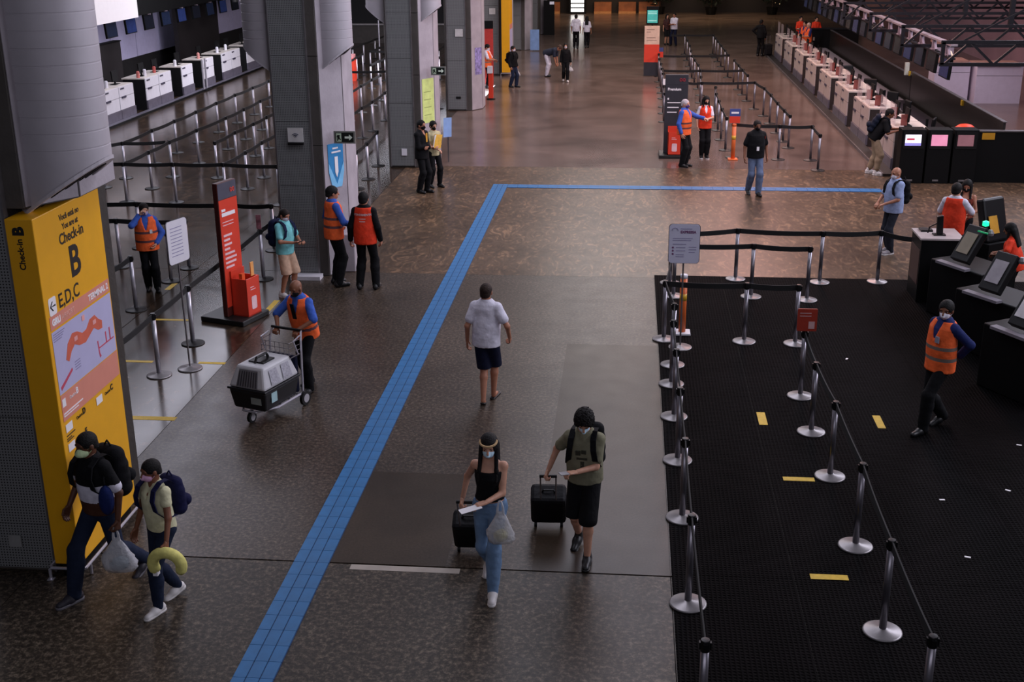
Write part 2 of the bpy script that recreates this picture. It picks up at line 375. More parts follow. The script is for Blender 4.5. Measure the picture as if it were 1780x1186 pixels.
# ---- yellow totem
yt = thing('sign_totem', 'tall yellow wayfinding totem reading Check-in B with a terminal map', 'sign', (.125, -.245, 0)); yt.scale = (1, 1, 1.014)
X0, X1, Y0, Y1, Z0, Z1 = -5.72, -5.455, 10.40, 11.82, .16, 3.63
MB().box((X0, Y0, Z0), (X1, Y1, Z1)).build('cabinet', YEL, yt, bevel=.008)
fr = MB(); zb = .13
fr.tube([(X0-.05, Y0-.03, .01), (X0-.05, Y0-.03, zb-.02), (X0-.03, Y0-.03, zb), (X1+.03, Y0-.03, zb), (X1+.05, Y0-.01, zb), (X1+.05, Y1+.03, zb), (X1+.03, Y1+.05, zb), (X1+.03, Y1+.05, .01)], .016)
fr.tube([(X1+.05, Y0+.1, .01), (X1+.05, Y0+.1, zb)], .016); fr.tube([(X0-.05, Y1, .01), (X0-.05, Y1, zb), (X0-.05, Y0, zb)], .016); fr.box((X0-.08, Y0-.06, 0), (X0-.02, Y0, .01)); fr.box((X1, Y1+.02, 0), (X1+.06, Y1+.08, .01))
fr.build('foot_rail', CHROME, yt)
MB().box((X0+.05, Y0+.05, 0), (X1-.05, Y1-.05, Z0)).build('plinth', DARK, yt)
XF = X1+.001
def ytext(s, size, m, y, z, al='LEFT', bold=0, sx=1.): return text(s, size, m, yt, (XF, y, z), YA, ZA, al, bold, sx=sx)
def ypl(name, m, polys, t=.002, dx=0):
    q = MB()
    for p in polys: q.plate((XF+dx, 0, 0), YA, ZA, p, t)
    o_ = q.build(name, m, yt)
    if len(polys) > 2: o_['kind'] = 'stuff'
    return o_
YC = 11.12
my = lambda y: 10.46+(y-10.56)*1.177
mz = lambda z: 1.93+(z-1.12)*.859
mp_ = lambda poly: [(my(a), mz(b)) for a, b in poly]
ytext('Você está no', .08, INK, YC, 3.495, 'CENTER', .002); ytext('You are at', .08, INK, YC, 3.405, 'CENTER', .002)
ytext('Check-in', .145, INK, YC, 3.275, 'CENTER', .003); ytext('B', .42, INK, YC, 2.925, 'CENTER', .010)
ytext('E,D,C', .19, INK, 10.68, 2.715, 'LEFT', .002)
q = MB(); q.plate((XF, 10.555, 2.775), YA, ZA, rrect(.15, .17, .025), .002); q.build('arrow_tile', WINK, yt)
q = MB(); a0 = XF+.002
for p in ([(10.505, 2.775), (10.61, 2.766), (10.61, 2.784)], [(10.50, 2.775), (10.545, 2.82), (10.565, 2.82), (10.52, 2.775)], [(10.52, 2.775), (10.565, 2.73), (10.545, 2.73), (10.50, 2.775)]): q.plate((a0, 0, 0), YA, ZA, p, .002)
q.build('arrow', INK, yt)
ypl('map_header', SALMON, [rect(10.46, 2.56, 11.79, 2.69)]); ytext('TERMINAL 2', .085, WINK, 11.76, 2.595, 'RIGHT', .003).location.x = .002
ytext('GRU', .085, WINK, 10.50, 2.595, 'LEFT', .005).location.x = .002; ytext('AIRPORT', .075, mat('pale_salmon', '#e8b3a4', .5), 10.70, 2.597, 'LEFT', 0, .9).location.x = .002
ypl('map_sheet', LAV, [rect(10.46, 1.92, 11.79, 2.54)])
top = [(10.74, 1.44), (10.80, 1.60), (10.90, 1.68), (10.99, 1.66), (11.08, 1.60), (11.16, 1.61), (11.24, 1.69), (11.34, 1.70), (11.41, 1.62), (11.47, 1.58)]
bot = [(11.46, 1.49), (11.38, 1.50), (11.30, 1.56), (11.22, 1.52), (11.12, 1.47), (11.0, 1.49), (10.92, 1.54), (10.85, 1.49), (10.79, 1.40)]
ypl('terminal_shape', mat('coral_print', '#d2654b', .5), [mp_(top+bot)], .002, .002)
ypl('map_marks', mat('pink_print', '#e9a5a0', .5), [mp_(r_) for r_ in (rect(10.92, 1.57, 10.98, 1.62), rect(11.29, 1.6, 11.35, 1.65), rect(11.1, 1.73, 11.15, 1.79))], .002, .004)
ypl('route_lines', mat('magenta_print', '#c4485f', .5), [mp_(r_) for r_ in ([(11.33, 1.38), (11.34, 1.23), (11.35, 1.17), (11.38, 1.18), (11.36, 1.22), (11.35, 1.38)], rect(11.36, 1.28, 11.66, 1.295), rect(11.5, 1.29, 11.52, 1.42), rect(11.58, 1.29, 11.6, 1.44), [(10.6, 1.15), (10.83, 1.28), (10.82, 1.31), (10.59, 1.19)])], .002, .002)
ypl('map_legend', GREYINK, [mp_(rect(10.58, 1.79-.025*k, 10.58+.2-.02*k, 1.80-.025*k)) for k in range(4)]+[mp_(rect(10.88, 1.34-.03*k, 10.98, 1.35-.03*k)) for k in range(4)], .002, .002)
ypl('map_footer', SALMON, [rect(10.46, 1.65, 11.79, 1.91)])
for s, y, z, m in (('B', 10.80, 1.82, WINK), ('C', 11.55, 1.56, INK), ('D', 10.88, 1.57, INK), ('E', 10.88, 1.36, INK)):
    ytext('Check-in', .045, m, y-.03, z, 'RIGHT', 0, .8).location.x = .003; ytext(s, .085, m, y-.02, z, 'LEFT', .003).location.x = .003
ypl('pictogram_tiles', WINK, [rect(10.48, 1.79, 10.55, 1.87), rect(10.48, 1.53, 10.62, 1.61), rect(11.18, 1.53, 11.32, 1.61), rect(10.48, 1.33, 10.62, 1.41)], .003, .001)
ypl('footer_line', WINK, [rect(10.48, 1.715, 10.90, 1.728), rect(10.48, 1.69, 10.8, 1.70), rect(10.48, 1.70, 10.5, 1.71)], .003, .001)
ypl('small_lines', INK, [rect(10.48, 1.49, 10.66, 1.50), rect(10.48, 1.46, 10.58, 1.47), rect(10.48, 1.44, 10.62, 1.45)], .002, .001)
text('Check-in', .08, INK, yt, (-5.575, Y0-.001, 3.16), ZA, -XA, 'LEFT', .002); text('B', .14, INK, yt, (-5.555, Y0-.001, 3.48), ZA, -XA, 'LEFT', .008)
y2 = thing('sign_totem', 'far yellow totem standing at the fifth pillar', 'sign')
MB().box((-5.36, 51.3, .16), (-5.02, 52.5, 3.6)).build('cabinet', YEL, y2, bevel=.008); q = MB()
q.plate((-5.019, 0, 0), YA, ZA, rect(51.34, .9, 52.46, 2.1), .002); q.build('map_sheet', LAV, y2)
q = MB(); q.plate((-5.017, 0, 0), YA, ZA, rect(51.34, .68, 52.46, .9), .002); q.plate((-5.017, 0, 0), YA, ZA, rect(51.34, 1.9, 52.46, 2.1), .002); q.build('map_header', SALMON, y2)
q = MB(); q.tube([(-5.4, 51.28, 0), (-5.4, 51.28, .13), (-4.98, 51.28, .13), (-4.98, 51.28, 0)], .016); q.build('foot_rail', CHROME, y2)

# ---- signs on pillars
def flat_sign(name, label, cat, o, xd, yd, w, h, m, t=.02, r=.0):
    e = thing(name, label, cat); q = MB(); q.plate(o, xd, yd, rrect(w, h, r) if r else rect(-w/2, -h/2, w/2, h/2), t); q.build('panel', m, e); return e
e = flat_sign('wireless_sign', 'small white wireless sign on the perforated panel of the second pillar', 'sign', (-5.89, 20.99, 2.62), XA, ZA, .28, .25, mat('sign_white', '#c9c6c4', .5))
q = MB()
for k, (r0) in enumerate((.025, .05, .075)):
    pts = [(-5.89+r0*math.sin(a), 20.968, 2.57+r0*math.cos(a)) for a in np.linspace(-.8, .8, 8)]; q.tube(pts, .007, 5)
q.build('wireless_symbol', mat('navy_ink', '#27304a', .5), e)
MB().box((-6.03, 20.93, 2.45), (-5.75, 20.99, 2.49)).build('router_box', BLACK, e)
flat_sign('pillar_plate', 'small white notice on the fourth pillar panel', 'sign', (-5.78, 41.52, 2.62), XA, ZA, .26, .25, mat('sign_white', '#c9c6c4'))
flat_sign('pillar_plate', 'small white notice on the fifth pillar beside the red banner', 'sign', (-5.78, 51.72, 2.62), XA, ZA, .26, .25, mat('sign_white', '#c9c6c4'))
flat_sign('socket_plate', 'small white socket plate low on the third pillar', 'socket', (-5.9, 31.40, .42), XA, ZA, .14, .18, WHITE)
flat_sign('socket_plate', 'socket plate low on the fourth pillar', 'socket', (-5.85, 41.54, .45), XA, ZA, .16, .08, BLACK)
flat_sign('socket_plate', 'grey socket plate low on the nearest pillar', 'socket', (-6.02, 10.24, .36), XA, ZA, .13, .13, mat('grey_plate', '#8a8a88'))
MB().box((-6.1, 20.75, .0), (-5.55, 21.0, .07)).build('floor_box', WHITE); tag(bpy.data.objects['floor_box'], 'low white floor box at the foot of the second pillar', 'box')
def exit_sign(x, y, z, label):
    e = thing('exit_sign', label, 'sign'); s = .36
    MB().box((x-.03, y-.02, z-.12), (x+.36, y+.02, z+.10)).build('frame', mat('exit_frame', '#8f918b', .4, .4), e)
    MB().box((x, y-.024, z-.095), (x+.33, y-.02, z+.075)).build('face', mat('exit_green', '#0d1512', .4), e)
    q = MB(); q.plate((x+.24, y-.024, z-.01), XA, ZA, [(-.07, -.018), (.01, -.018), (.01, -.055), (.07, 0), (.01, .055), (.01, .018), (-.07, .018)], .003); q.build('arrow', mat('exit_white', '#dbe8d6', .5), e)
    q = MB(); q.plate((x+.07, y-.024, z-.01), XA, ZA, rect(-.055, -.075, .04, .075), .003); q.build('door_symbol', mat('exit_pale', '#bcd0b4', .5), e)
    q = MB(); q.plate((x+.06, y-.028, z-.01), XA, ZA, [(-.03, -.06), (-.01, -.06), (.005, -.02), (.03, -.05), (.045, -.045), (.015, .01), (.03, .04), (-.02, .045), (-.035, .01), (-.02, 0)], .003); q.build('running_figure', mat('exit_green', '#0d1512'), e)
exit_sign(-5.22, 21.2, 2.56, 'green running-man exit sign with arrow on the second pillar')
exit_sign(-5.13, 31.62, 2.52, 'green running-man exit sign with arrow on the third pillar')
dch = Vector((.31, .5, 0)).normalized()
e = thing('arrow_poster', 'blue poster with white pencil arrow on the second pillar face', 'poster'); q = MB(); o = Vector((-5.45, 21.07, 0))+dch*.31+dch.cross(ZA)*.016
q.plate(o, dch, ZA, [(-.19, 2.42), (-.19, 1.9), (-.12, 1.62), (.12, 1.62), (.19, 1.9), (.19, 2.42)], .006); q.build('sheet', mat('poster_blue', '#2f86bf', .45), e)
q = MB(); oo = o+dch.cross(ZA)*.007; q.plate(oo, dch, ZA, [(-.19, 2.08), (0, 1.68), (.19, 2.08), (.19, 1.9), (.12, 1.62), (-.12, 1.62), (-.19, 1.9)], .004); q.build('light_chevron', mat('poster_sky', '#7fc4ec', .45), e)
q = MB(); q.plate(oo+dch.cross(ZA)*.004, dch, ZA, [(-.04, 2.18), (-.04, 1.9), (0, 1.8), (.04, 1.9), (.04, 2.18)], .004); q.plate(oo+dch.cross(ZA)*.004, dch, ZA, rect(-.08, 2.32, .06, 2.35), .004); q.plate(oo+dch.cross(ZA)*.004, dch, ZA, rect(-.11, 2.25, .12, 2.28), .004); q.build('pencil_print', WINK, e)
e = thing('lime_poster', 'pale lime poster on the third pillar face', 'poster'); o = Vector((-5.45, 31.47, 0))+dch*.3+dch.cross(ZA)*.016
q = MB(); q.plate(o, dch, ZA, rect(-.22, 1.15, .24, 2.3), .006); q.build('sheet', mat('poster_lime', '#cfdf86', .5), e)
q = MB(); [q.plate(o+dch.cross(ZA)*.006, dch, ZA, rect(-.16, 1.35+.2*k, .12, 1.37+.2*k), .002) for k in range(4)]; q.build('print_lines', mat('lime_ink', '#98a95c'), e)['kind'] = 'stuff'
e = thing('blue_board', 'pale blue leaning board beside the third pillar', 'sign'); MB().box((-4.87, 32.25, 0), (-4.83, 32.29, .95)).build('leg', DKSTEEL, e); MB().obox((-4.85, 32.2, .95), (.10, .06, 0), (.0, .01, .0), (0, .05, .25)).build('sheet', mat('board_blue', '#7f9fd0', .45), e)
e = thing('blue_board', 'pale blue board standing at the sixth pillar', 'sign'); MB().box((-5.0, 61.6, .05), (-4.55, 61.64, 1.05)).build('sheet', mat('board_blue', '#7f9fd0'), e)
e = thing('red_banner', 'red upright banner behind the fourth pillar', 'banner'); MB().box((-6.0, 48.9, 0), (-5.45, 48.96, 2.4)).build('fabric', mat('banner_red', '#b8322c', .6), e); MB().box((-6.0, 48.88, 2.15), (-5.45, 48.98, 2.45)).build('header', DARK, e)
e = thing('printed_poster', 'violet printed poster on the fourth pillar face', 'poster'); o = Vector((-5.40, 41.6, 0))+dch*.35+dch.cross(ZA)*.016
q = MB(); q.plate(o, dch, ZA, rect(-.15, 1.2, .2, 2.1), .006); q.build('sheet', mat('poster_violet', '#8f84b8', .5, var=.6, scale=9), e)
e = thing('sanitizer_stand', 'red sanitizer stand by the fourth pillar', 'stand'); MB().lathe([(.16, 0), (.16, .03), (.05, .05), (.05, .06)], 16, (-5.05, 44.4, 0)).build('base', DARK, e)
MB().box((-5.13, 44.33, .05), (-4.97, 44.47, .95)).build('column', REDP, e); MB().box((-5.16, 44.28, .95), (-4.98, 44.45, 1.2)).build('dispenser', WHITE, e)
e = thing('hanging_sign', 'black hanging sign with a lit white mark by the sixth pillar', 'sign'); MB().box((-6.1, 61.2, 2.5), (-4.9, 61.35, 3.5)).build('case', DARK, e); MB().box((-5.9, 61.18, 2.78), (-5.45, 61.2, 2.9)).build('lit_mark', mat('lit_white', '#ffffff', .5, emit=1.2), e)
e = thing('dark_kiosk', 'tall dark kiosk at the farthest pillar', 'kiosk'); MB().box((-4.95, 70.4, 0), (-4.35, 70.8, 1.9)).build('cabinet', DARK, e); MB().box((-4.6, 70.36, 1.7), (-4.35, 70.4, 1.85)).build('lit_screen', mat('pale_screen', '#c9c2cf', .4, emit=.4), e)
e = thing('light_box', 'white backlit panel of stacked lines at the far end', 'screen'); MB().box((-4.35, 86.9, .0), (-3.15, 87.1, 2.6)).build('case', DARK, e)
for k in range(6): MB().box((-4.2, 86.87, .15+.3*k), (-3.3, 86.9, .37+.3*k)).build('lit_row', mat('lit_white2', '#ffffff', .5, emit=2.2), e)

# ---- fairy-lit plants at the far end
LEAF = mat('dark_leaf', '#15201a', .6); BULB = mat('bulb', '#ffd9a0', .5, emit=1.5)
def plant(x, y, h, label):
    e = thing('potted_tree', label, 'plant', (x, y, 0), 0, 'dark potted trees at the far end'); MB().lathe([(.3, 0), (.4, .5), (.36, .5)], 12).build('pot', DARK, e)
    MB().tube([(0, 0, .3), (0.05, 0, h*.6)], .05, 6).build('trunk', mat('bark', '#2a1d14'), e); m = MB(); b = MB()
    for i in range(420):
        u = rng.normal(size=3); u /= np.linalg.norm(u); rr = rng.random()**.4; c = Vector((u[0]*1.3*rr, u[1]*1.0*rr, h*.62+u[2]*h*.42*rr))
        a = Vector(rng.normal(size=3)).normalized()*.2; d = a.cross(Vector(rng.normal(size=3))).normalized()*.07
        m.add([c-a, c+d, c+a, c-d], [(0, 1, 2, 3)])
        if i % 24 == 0: b.box(c-Vector((.02,)*3), c+Vector((.02,)*3))
    m.build('foliage', LEAF, e)['kind'] = 'stuff'; b.build('fairy_lights', BULB, e)
plant(1.9, 86.5, 2.6, 'dark potted tree left of the far dark doorway'); plant(5.4, 86, 2.8, 'dark potted tree in the middle of the far end'); plant(9.5, 86, 3.0, 'dark potted tree behind the far end of the right counters')
# ================================================================ belt posts
GL = 'belt posts of the left waiting lanes'; GR = 'belt posts of the right waiting lanes'; GM = 'belt posts on the rubber mat'; GC = 'belt posts between the pillars'
pb = MB().lathe([(.178, 0), (.18, .006), (.178, .014), (.165, .02), (.05, .034), (.036, .045)], 28)
base_l = pb.mesh('post_base', DKSTEEL, True); base_d = pb.mesh('post_base', RUBBER_BASE, True)
base_top = mat('base_steel', '#8f8b8c', .36, .55, .15, 7); base_l.materials[0] = base_top
post_me = MB().lathe([(.034, .03), (.034, .90)], 16).mesh('post_tube', CHROME, True)
post_shaded = MB().lathe([(.034, .03), (.034, .90)], 16).mesh('post_tube', mat('shaded_steel', '#8d8990', .32, .85, .15, 6), True)  # darker copy of the post steel, dim light painted into the colour
hd = MB().lathe([(.037, .85), (.038, .855), (.038, .942), (.034, .95), (.012, .952)], 16)
for a in range(4):
    c, s = math.cos(a*PI/2), math.sin(a*PI/2); hd.obox((c*.04, s*.04, .90), (c*.008, s*.008, 0), (-s*.016, c*.016, 0), (0, 0, .03))
head_me = hd.mesh('post_head', BLACK)
def post(x, y, label, group, dark=False, h=1.0):
    e = thing('belt_post', label, 'belt post', (x, y, .008 if (x > .5 and y < 21.5) else 0), 0, group); e.scale = (1, 1, h)
    link('base', base_d if dark else base_l, e); link('post_tube', post_shaded if group in (GR, GM) else post_me, e); link('post_head', head_me, e); return e
def belt(e, a, b, z=.90, sag=.02, hgt=.085):
    o = Vector((e.location.x, e.location.y, 0)); a = Vector((a[0], a[1], z)); b = Vector((b[0], b[1], z)); d = (b-a); L = d.length; d.normalize(); nrm = d.cross(ZA)*.007
    a += d*.036; b -= d*.036; n = 7; m = MB(); vs = []
    for i in range(n):
        t = i/(n-1); p = a.lerp(b, t)-ZA*sag*4*t*(1-t)-o
        vs += [p-nrm-ZA*hgt/2, p+nrm-ZA*hgt/2, p+nrm+ZA*hgt/2, p-nrm+ZA*hgt/2]
    fs = [(i*4+k, i*4+(k+1)%4, i*4+4+(k+1)%4, i*4+4+k) for i in range(n-1) for k in range(4)]+[(3, 2, 1, 0), tuple(4*(n-1)+k for k in range(4))]
    m.add(vs, fs); return m.build('belt', BELT, e)
def row(pts, where, group, dark=True, belts=True, order='nearest', extra=None):
    """posts at pts, front to back; belts between neighbours belong to the post they are drawn from"""
    es = []
    for i, (x, y) in enumerate(pts):
        es.append(post(x, y, ('belt post %s, %s from front' % (where, ORD[i])) if len(pts) > 1 else 'chrome belt post '+where, group, dark))
    if belts:
        for i in range(len(pts)-1): belt(es[i], pts[i], pts[i+1])
    return es
A = row([(-12.84, 29.61), (-12.84, 31.6), (-12.8, 33.2), (-12.78, 34.93), (-12.77, 36.77), (-12.76, 38.6), (-12.72, 40.4), (-12.7, 42.2), (-12.7, 44)], 'in the lane row nearest the left counters', GL)
belt(A[0], (-12.84, 29.61), (-13.9, 28.5)) ; belt(A[0], (-12.84, 29.61), (-11.76, 29.86))
post(-12.92, 28.46, 'chrome belt post with its top hidden by the near duct', GL, True)
B = row([(-11.71, 26.9), (-11.69, 28.42), (-11.7, 29.86), (-11.63, 31.69), (-11.52, 33.85), (-11.51, 35.52), (-11.53, 37.29), (-11.5, 39.1), (-11.5, 40.9)], 'in the second lane row from the left counters', GL)
Cc = row([(-10.48, 29.8), (-10.47, 31.39), (-10.4, 32.84), (-10.38, 34.04), (-10.38, 35.8)], 'in the third lane row from the left counters', GL)
D = row([(-9.33, 26.96), (-9.29, 28.5), (-9.29, 29.9), (-9.25, 31.5)], 'in the lane row just left of the second pillar', GL)
x1 = post(-10.52, 26.93, 'chrome belt post in the middle of the long cross belt at left', GL, True)
x2 = post(-8.0, 26.8, 'chrome belt post at the right end of the long cross belt, by the second pillar', GL, True)
belt(B[0], (-11.71, 26.9), (-10.52, 26.93)); belt(x1, (-10.52, 26.93), (-9.33, 26.96)); belt(D[0], (-9.33, 26.96), (-8.0, 26.8)); belt(B[0], (-11.71, 26.9), (-13.2, 26.9))
s = row([(-9.75, 22.82), (-7.79, 22.82), (-6.99, 22.8)], 'on the cross belt behind the red totem', GL); belt(s[0], (-9.75, 22.82), (-11.4, 22.8))
s = row([(-9.58, 21.4), (-8.25, 21.42)], 'on the cross belt at the man touching his face', GL); belt(s[0], (-9.58, 21.4), (-11.2, 21.4))
post(-8.27, 20.53, 'chrome belt post directly left of the white pole sign', GL, True)
n1 = post(-8.24, 18.8, 'chrome belt post just right of the yellow totem top', GL, True); belt(n1, (-8.24, 18.8), (-8.3, 17.2))
n2 = post(-6.68, 17.19, 'chrome belt post with black base behind the white pole sign', GL, True)
n3 = post(-6.69, 15.79, 'chrome belt post with bright base, nearest one beside the yellow totem', GL)
n4 = post(-6.7, 14.3, 'chrome belt post hidden behind the yellow totem', GL, True)
n5 = post(-6.61, 20.77, 'chrome belt post with a small striped label beside the man in cyan', GL, True)
belt(n2, (-6.68, 17.19), (-6.69, 15.79)); belt(n3, (-6.69, 15.79), (-6.7, 14.3)); belt(n2, (-6.68, 17.19), (-6.61, 20.77)); belt(n5, (-6.61, 20.77), (-6.6, 22.6))
MB().box((-.045, -.045, .955), (.045, -.035, 1.22)).build('label_sleeve', mat('label_stripes', '#8d5a63', .5, var=.6, scale=12), n5)
# between second, third and fourth pillar
E_ = row([(-6.58, 27.2), (-6.58, 28.66), (-6.56, 29.83), (-6.66, 31.6)], 'in the row nearest the aisle behind the second pillar', GC)
F_ = row([(-8.03, 32.7), (-8.03, 34.3), (-8.0, 35.9), (-7.95, 37.2), (-7.96, 39.3), (-7.95, 41)], 'in the second row behind the second pillar', GC)
G_ = row([(-9.13, 39.13), (-9.12, 40.96), (-9.1, 42.66), (-9.05, 44.0)], 'in the third row behind the second pillar', GC)
xx = row([(-10.57, 45.0), (-9.05, 45.2)], 'on the far cross belt behind the second pillar', GC)
H_ = row([(-11.22, 48.3), (-11.25, 50.0), (-11.3, 51.4)], 'in the fourth row behind the second pillar', GC)
I_ = row([(-10.1, 47.3), (-10.05, 48.5), (-10.0, 49.7), (-10.0, 51)], 'in the fifth row behind the second pillar', GC)
I2 = row([(-11.2, 52.5), (-11.1, 54), (-11.0, 55.3)], 'in the sixth row behind the second pillar', GC); belt(I2[0], (-11.2, 52.5), (-10.2, 52.5))
J_ = row([(-12.26, 53.8), (-12.2, 55.8), (-12.1, 57.9), (-12.0, 60.1)], 'in the farthest row behind the second pillar', GC)
K_ = row([(-6.5, 38.6), (-6.55, 40.3), (-6.62, 42.0)], 'in the row between the third and fourth pillar', GC)
L_ = row([(-7.8, 48.2), (-7.8, 50.0), (-7.8, 52.1)], 'in the second row between the third and fourth pillar', GC)
L2 = row([(-8.3, 53.2), (-8.35, 55.6), (-8.4, 57.5)], 'in the third row between the third and fourth pillar', GC)
for x, y in ((-11.6, 56.5), (-11.2, 56.9), (-9.2, 58.5)):
    e = thing('sign_pole', 'thin tall sign pole among the far belt posts, '+{-11.6: 'left one of a pair', -11.2: 'right one of a pair', -9.2: 'seen past the third pillar'}[x], 'pole', (x, y, 0), 0, 'thin tall poles'); link('base', base_d, e); MB().tube([(0, 0, .02), (0, 0, 1.9)], .03, 8).build('pole', CHROME, e)
e = thing('red_bin', 'red bin among the belt posts between second and third pillar', 'bin'); MB().box((-11.75, 49.6, 0), (-11.25, 50.1, .9)).build('body', REDP, e); MB().box((-11.7, 49.65, .9), (-11.3, 50.05, 1.05)).build('lid', mat('pink_lid', '#c98a8a'), e)
e = thing('red_bin', 'red bin among the belt posts between third and fourth pillar', 'bin'); MB().box((-7.5, 51.6, 0), (-7.2, 52, .9)).build('body', REDP, e); MB().box((-7.48, 51.62, .9), (-7.22, 51.98, 1.05)).build('lid', WHITE, e)

# right waiting lanes
R1 = row([(4.9, 31.6), (4.9, 33.0), (4.05, 33.05), (2.83, 33.3)], 'on the front belt of the right lanes', GR)
R2 = row([(4.53, 34.85), (4.5, 35.9), (4.47, 37.4), (4.46, 39.2), (4.42, 40.8), (4.25, 42.3)], 'in the outer row facing the right counters', GR)
R2b = row([(4.18, 44.3), (4.15, 45.9), (4.12, 47.4), (4.09, 49.2)], 'in the farther outer row facing the right counters', GR)
R2c = row([(4.0, 51.1), (4.0, 53), (3.98, 55), (3.97, 57), (3.96, 58.6), (3.95, 60.2)], 'in the farthest outer row facing the right counters', GR)
R3 = row([(2.73, 34.4), (2.72, 36.1), (2.74, 37.8), (2.76, 39.4), (2.84, 41.0)], 'in the inner row behind the woman in red vest', GR)
R4 = row([(2.45, 42.1), (2.5, 43.8), (2.6, 45.7), (2.6, 47.5), (2.55, 49.2), (2.52, 50.8), (2.55, 52.8), (2.6, 55), (2.6, 57.5), (2.6, 60.2)], 'in the middle row behind the dark totem', GR)
R5 = row([(1.12, 39.4), (1.14, 41.2), (1.18, 42.7), (1.2, 44.8), (1.19, 46.3), (1.19, 47.9), (1.16, 49.6), (1.17, 51.4)], 'in the aisle-side row of the right lanes', GR)
belt(R4[0], (2.45, 42.1), (1.93, 42.1)); belt(R2[5], (4.25, 42.3), (2.45, 42.1)); belt(R2b[1], (4.15, 45.8), (2.6, 45.7)); belt(R4[2], (2.6, 45.7), (1.19, 45.7)); belt(R2c[0], (4.0, 51.1), (2.52, 50.8)); belt(R4[5], (2.52, 50.8), (1.3, 50.8)); belt(R2c[5], (3.95, 60.2), (2.6, 60.2)); belt(R4[9], (2.6, 60.2), (1.9, 60.2))
for x, y, c in ((1.19, 52.0, 1),):
    e = thing('post_notice', 'small blue and red notice on a far belt post by the cream totem', 'sign'); MB().box((x-.13, y-.02, .95), (x+.17, y, 1.12)).build('blue_half', mat('notice_blue', '#3b4a86'), e); MB().box((x-.13, y-.02, .72), (x+.17, y, .95)).build('red_half', REDP, e); MB().tube([(x, y, 0), (x, y, .75)], .03).build('leg', CHROME, e)

# mat posts
M1 = row([(.68, 8.1), (.67, 10.17), (.68, 11.93), (.68, 13.42), (.68, 14.78), (.68, 15.97), (.72, 16.75), (.62, 17.9), (.84, 20.2), (.8, 21.0)], 'along the left edge of the rubber mat', GM, False)
M2 = row([(2.43, 8.3), (2.42, 9.83), (2.45, 11.44), (2.44, 13.11), (2.4, 14.41), (2.42, 15.64)], 'in the middle line across the rubber mat', GM, False)
M3 = row([(1.85, 17.87), (2.62, 17.82)], 'on the front cross belt of the mat', GM, False); belt(M1[7], (.62, 17.9), (1.85, 17.87))
M4 = row([(2.17, 20.25), (3.1, 20.12)], 'on the second cross belt of the mat', GM, False); belt(M1[8], (.84, 20.2), (2.17, 20.25))
M5 = row([(1.99, 21.33), (3.47, 21.21), (4.5, 21.32)], 'on the far cross belt of the mat', GM, False); belt(M1[9], (.8, 21.0), (1.99, 21.33)); belt(M5[2], (4.5, 21.32), (5.0, 20.85))

# ---- pole signs
def pole_sign(name, label, x, y, z0, z1, w, ang, face, lines, base=True):
    e = thing(name, label, 'sign', (x, y, 0), ang)
    if base: link('base', base_l, e)
    MB().tube([(0, 0, .02), (0, .02, z0+.1)], .013, 8).build('pole', DKSTEEL, e)
    q = MB(); q.plate((0, .0, (z0+z1)/2), XA, ZA, rrect(w, z1-z0, .05), .015); q.build('board', face, e)
    q = MB(); q.plate((0, .004, (z0+z1)/2), XA, ZA, rrect(w+.015, z1-z0+.015, .055), .004); q.build('backing', BLACK, e)
    q = MB()
    for (a, b, c, d) in lines: q.plate((0, -.015, (z0+z1)/2), XA, ZA, rect(a, b, c, d), .002)
    q.build('print_lines', GREYINK, e)['kind'] = 'stuff'; return e
BOARD = mat('board_white', '#c9c8dc', .4, var=.03)
e = pole_sign('pole_sign', 'white rounded sign on a thin pole beside the red totem', -6.34, 16.1, 1.62, 2.24, .44, 1.25, mat('board_white2', '#dcd9e0', .4, var=.03), [(-.15, .2-.05*k, .1, .21-.05*k) for k in range(9)])
e = pole_sign('pole_sign', 'white rounded express sign on a thin pole at the mat corner', .86, 17.55, 1.34, 1.93, .45, 0, BOARD, [(-.17, .08, .12, .088), (-.17, .05, .1, .058), (-.17, -.01, .03, .0), (-.12, -.06, .02, -.05), (-.12, -.11, .02, -.10), (-.12, -.17, .0, -.16), (-.12, -.2, .0, -.19), (.07, -.05, .18, -.04), (.07, -.09, .18, -.08), (.07, -.13, .16, -.12), (-.06, .225, .11, .235)], True)
text('EXPRESSA', .052, mat('plum_ink', '#6d3a66', .5), e, (-.06, -.017, 1.635+.165), XA, ZA, 'LEFT', .002)
q = MB(); [q.lathe([(.018, 0), (.018, .003)], 12) for _ in ()]; 
for zz in (-.055, -.105, -.155): q.plate((-.165, -.015, 1.635+zz), XA, ZA, [(.016*math.cos(t), .016*math.sin(t)) for t in np.linspace(0, 2*PI, 9)[:-1]], .002)
q.build('bullet_dots', mat('plum_ink', '#6d3a66'), e)
q = MB(); q.tube([(-.14+.045*math.cos(t), -.017, 1.635+.20+.045*math.sin(t)) for t in np.linspace(0, PI, 9)], .005, 5); q.build('emblem', GREYINK, e)
e = thing('post_notice', 'small red notice clipped on a belt post of the mat', 'sign'); q = MB(); q.plate((2.43, 15.6, 1.125), XA, ZA, rrect(.26, .31, .015), .02); q.build('board', mat('notice_red', '#9a2f1d', .5), e)
q = MB(); q.plate((2.43, 15.58, 1.125), XA, ZA, rect(.02, -.12, .1, -.02), .002); [q.plate((2.43, 15.58, 1.125), XA, ZA, rect(-.1, .05+.04*k, .05, .06+.04*k), .002) for k in range(2)]; q.build('print', mat('pale_red_ink', '#c9a0a0'), e); MB().box((2.38, 15.6, .92), (2.44, 15.64, 1.0)).build('clip', BLACK, e)
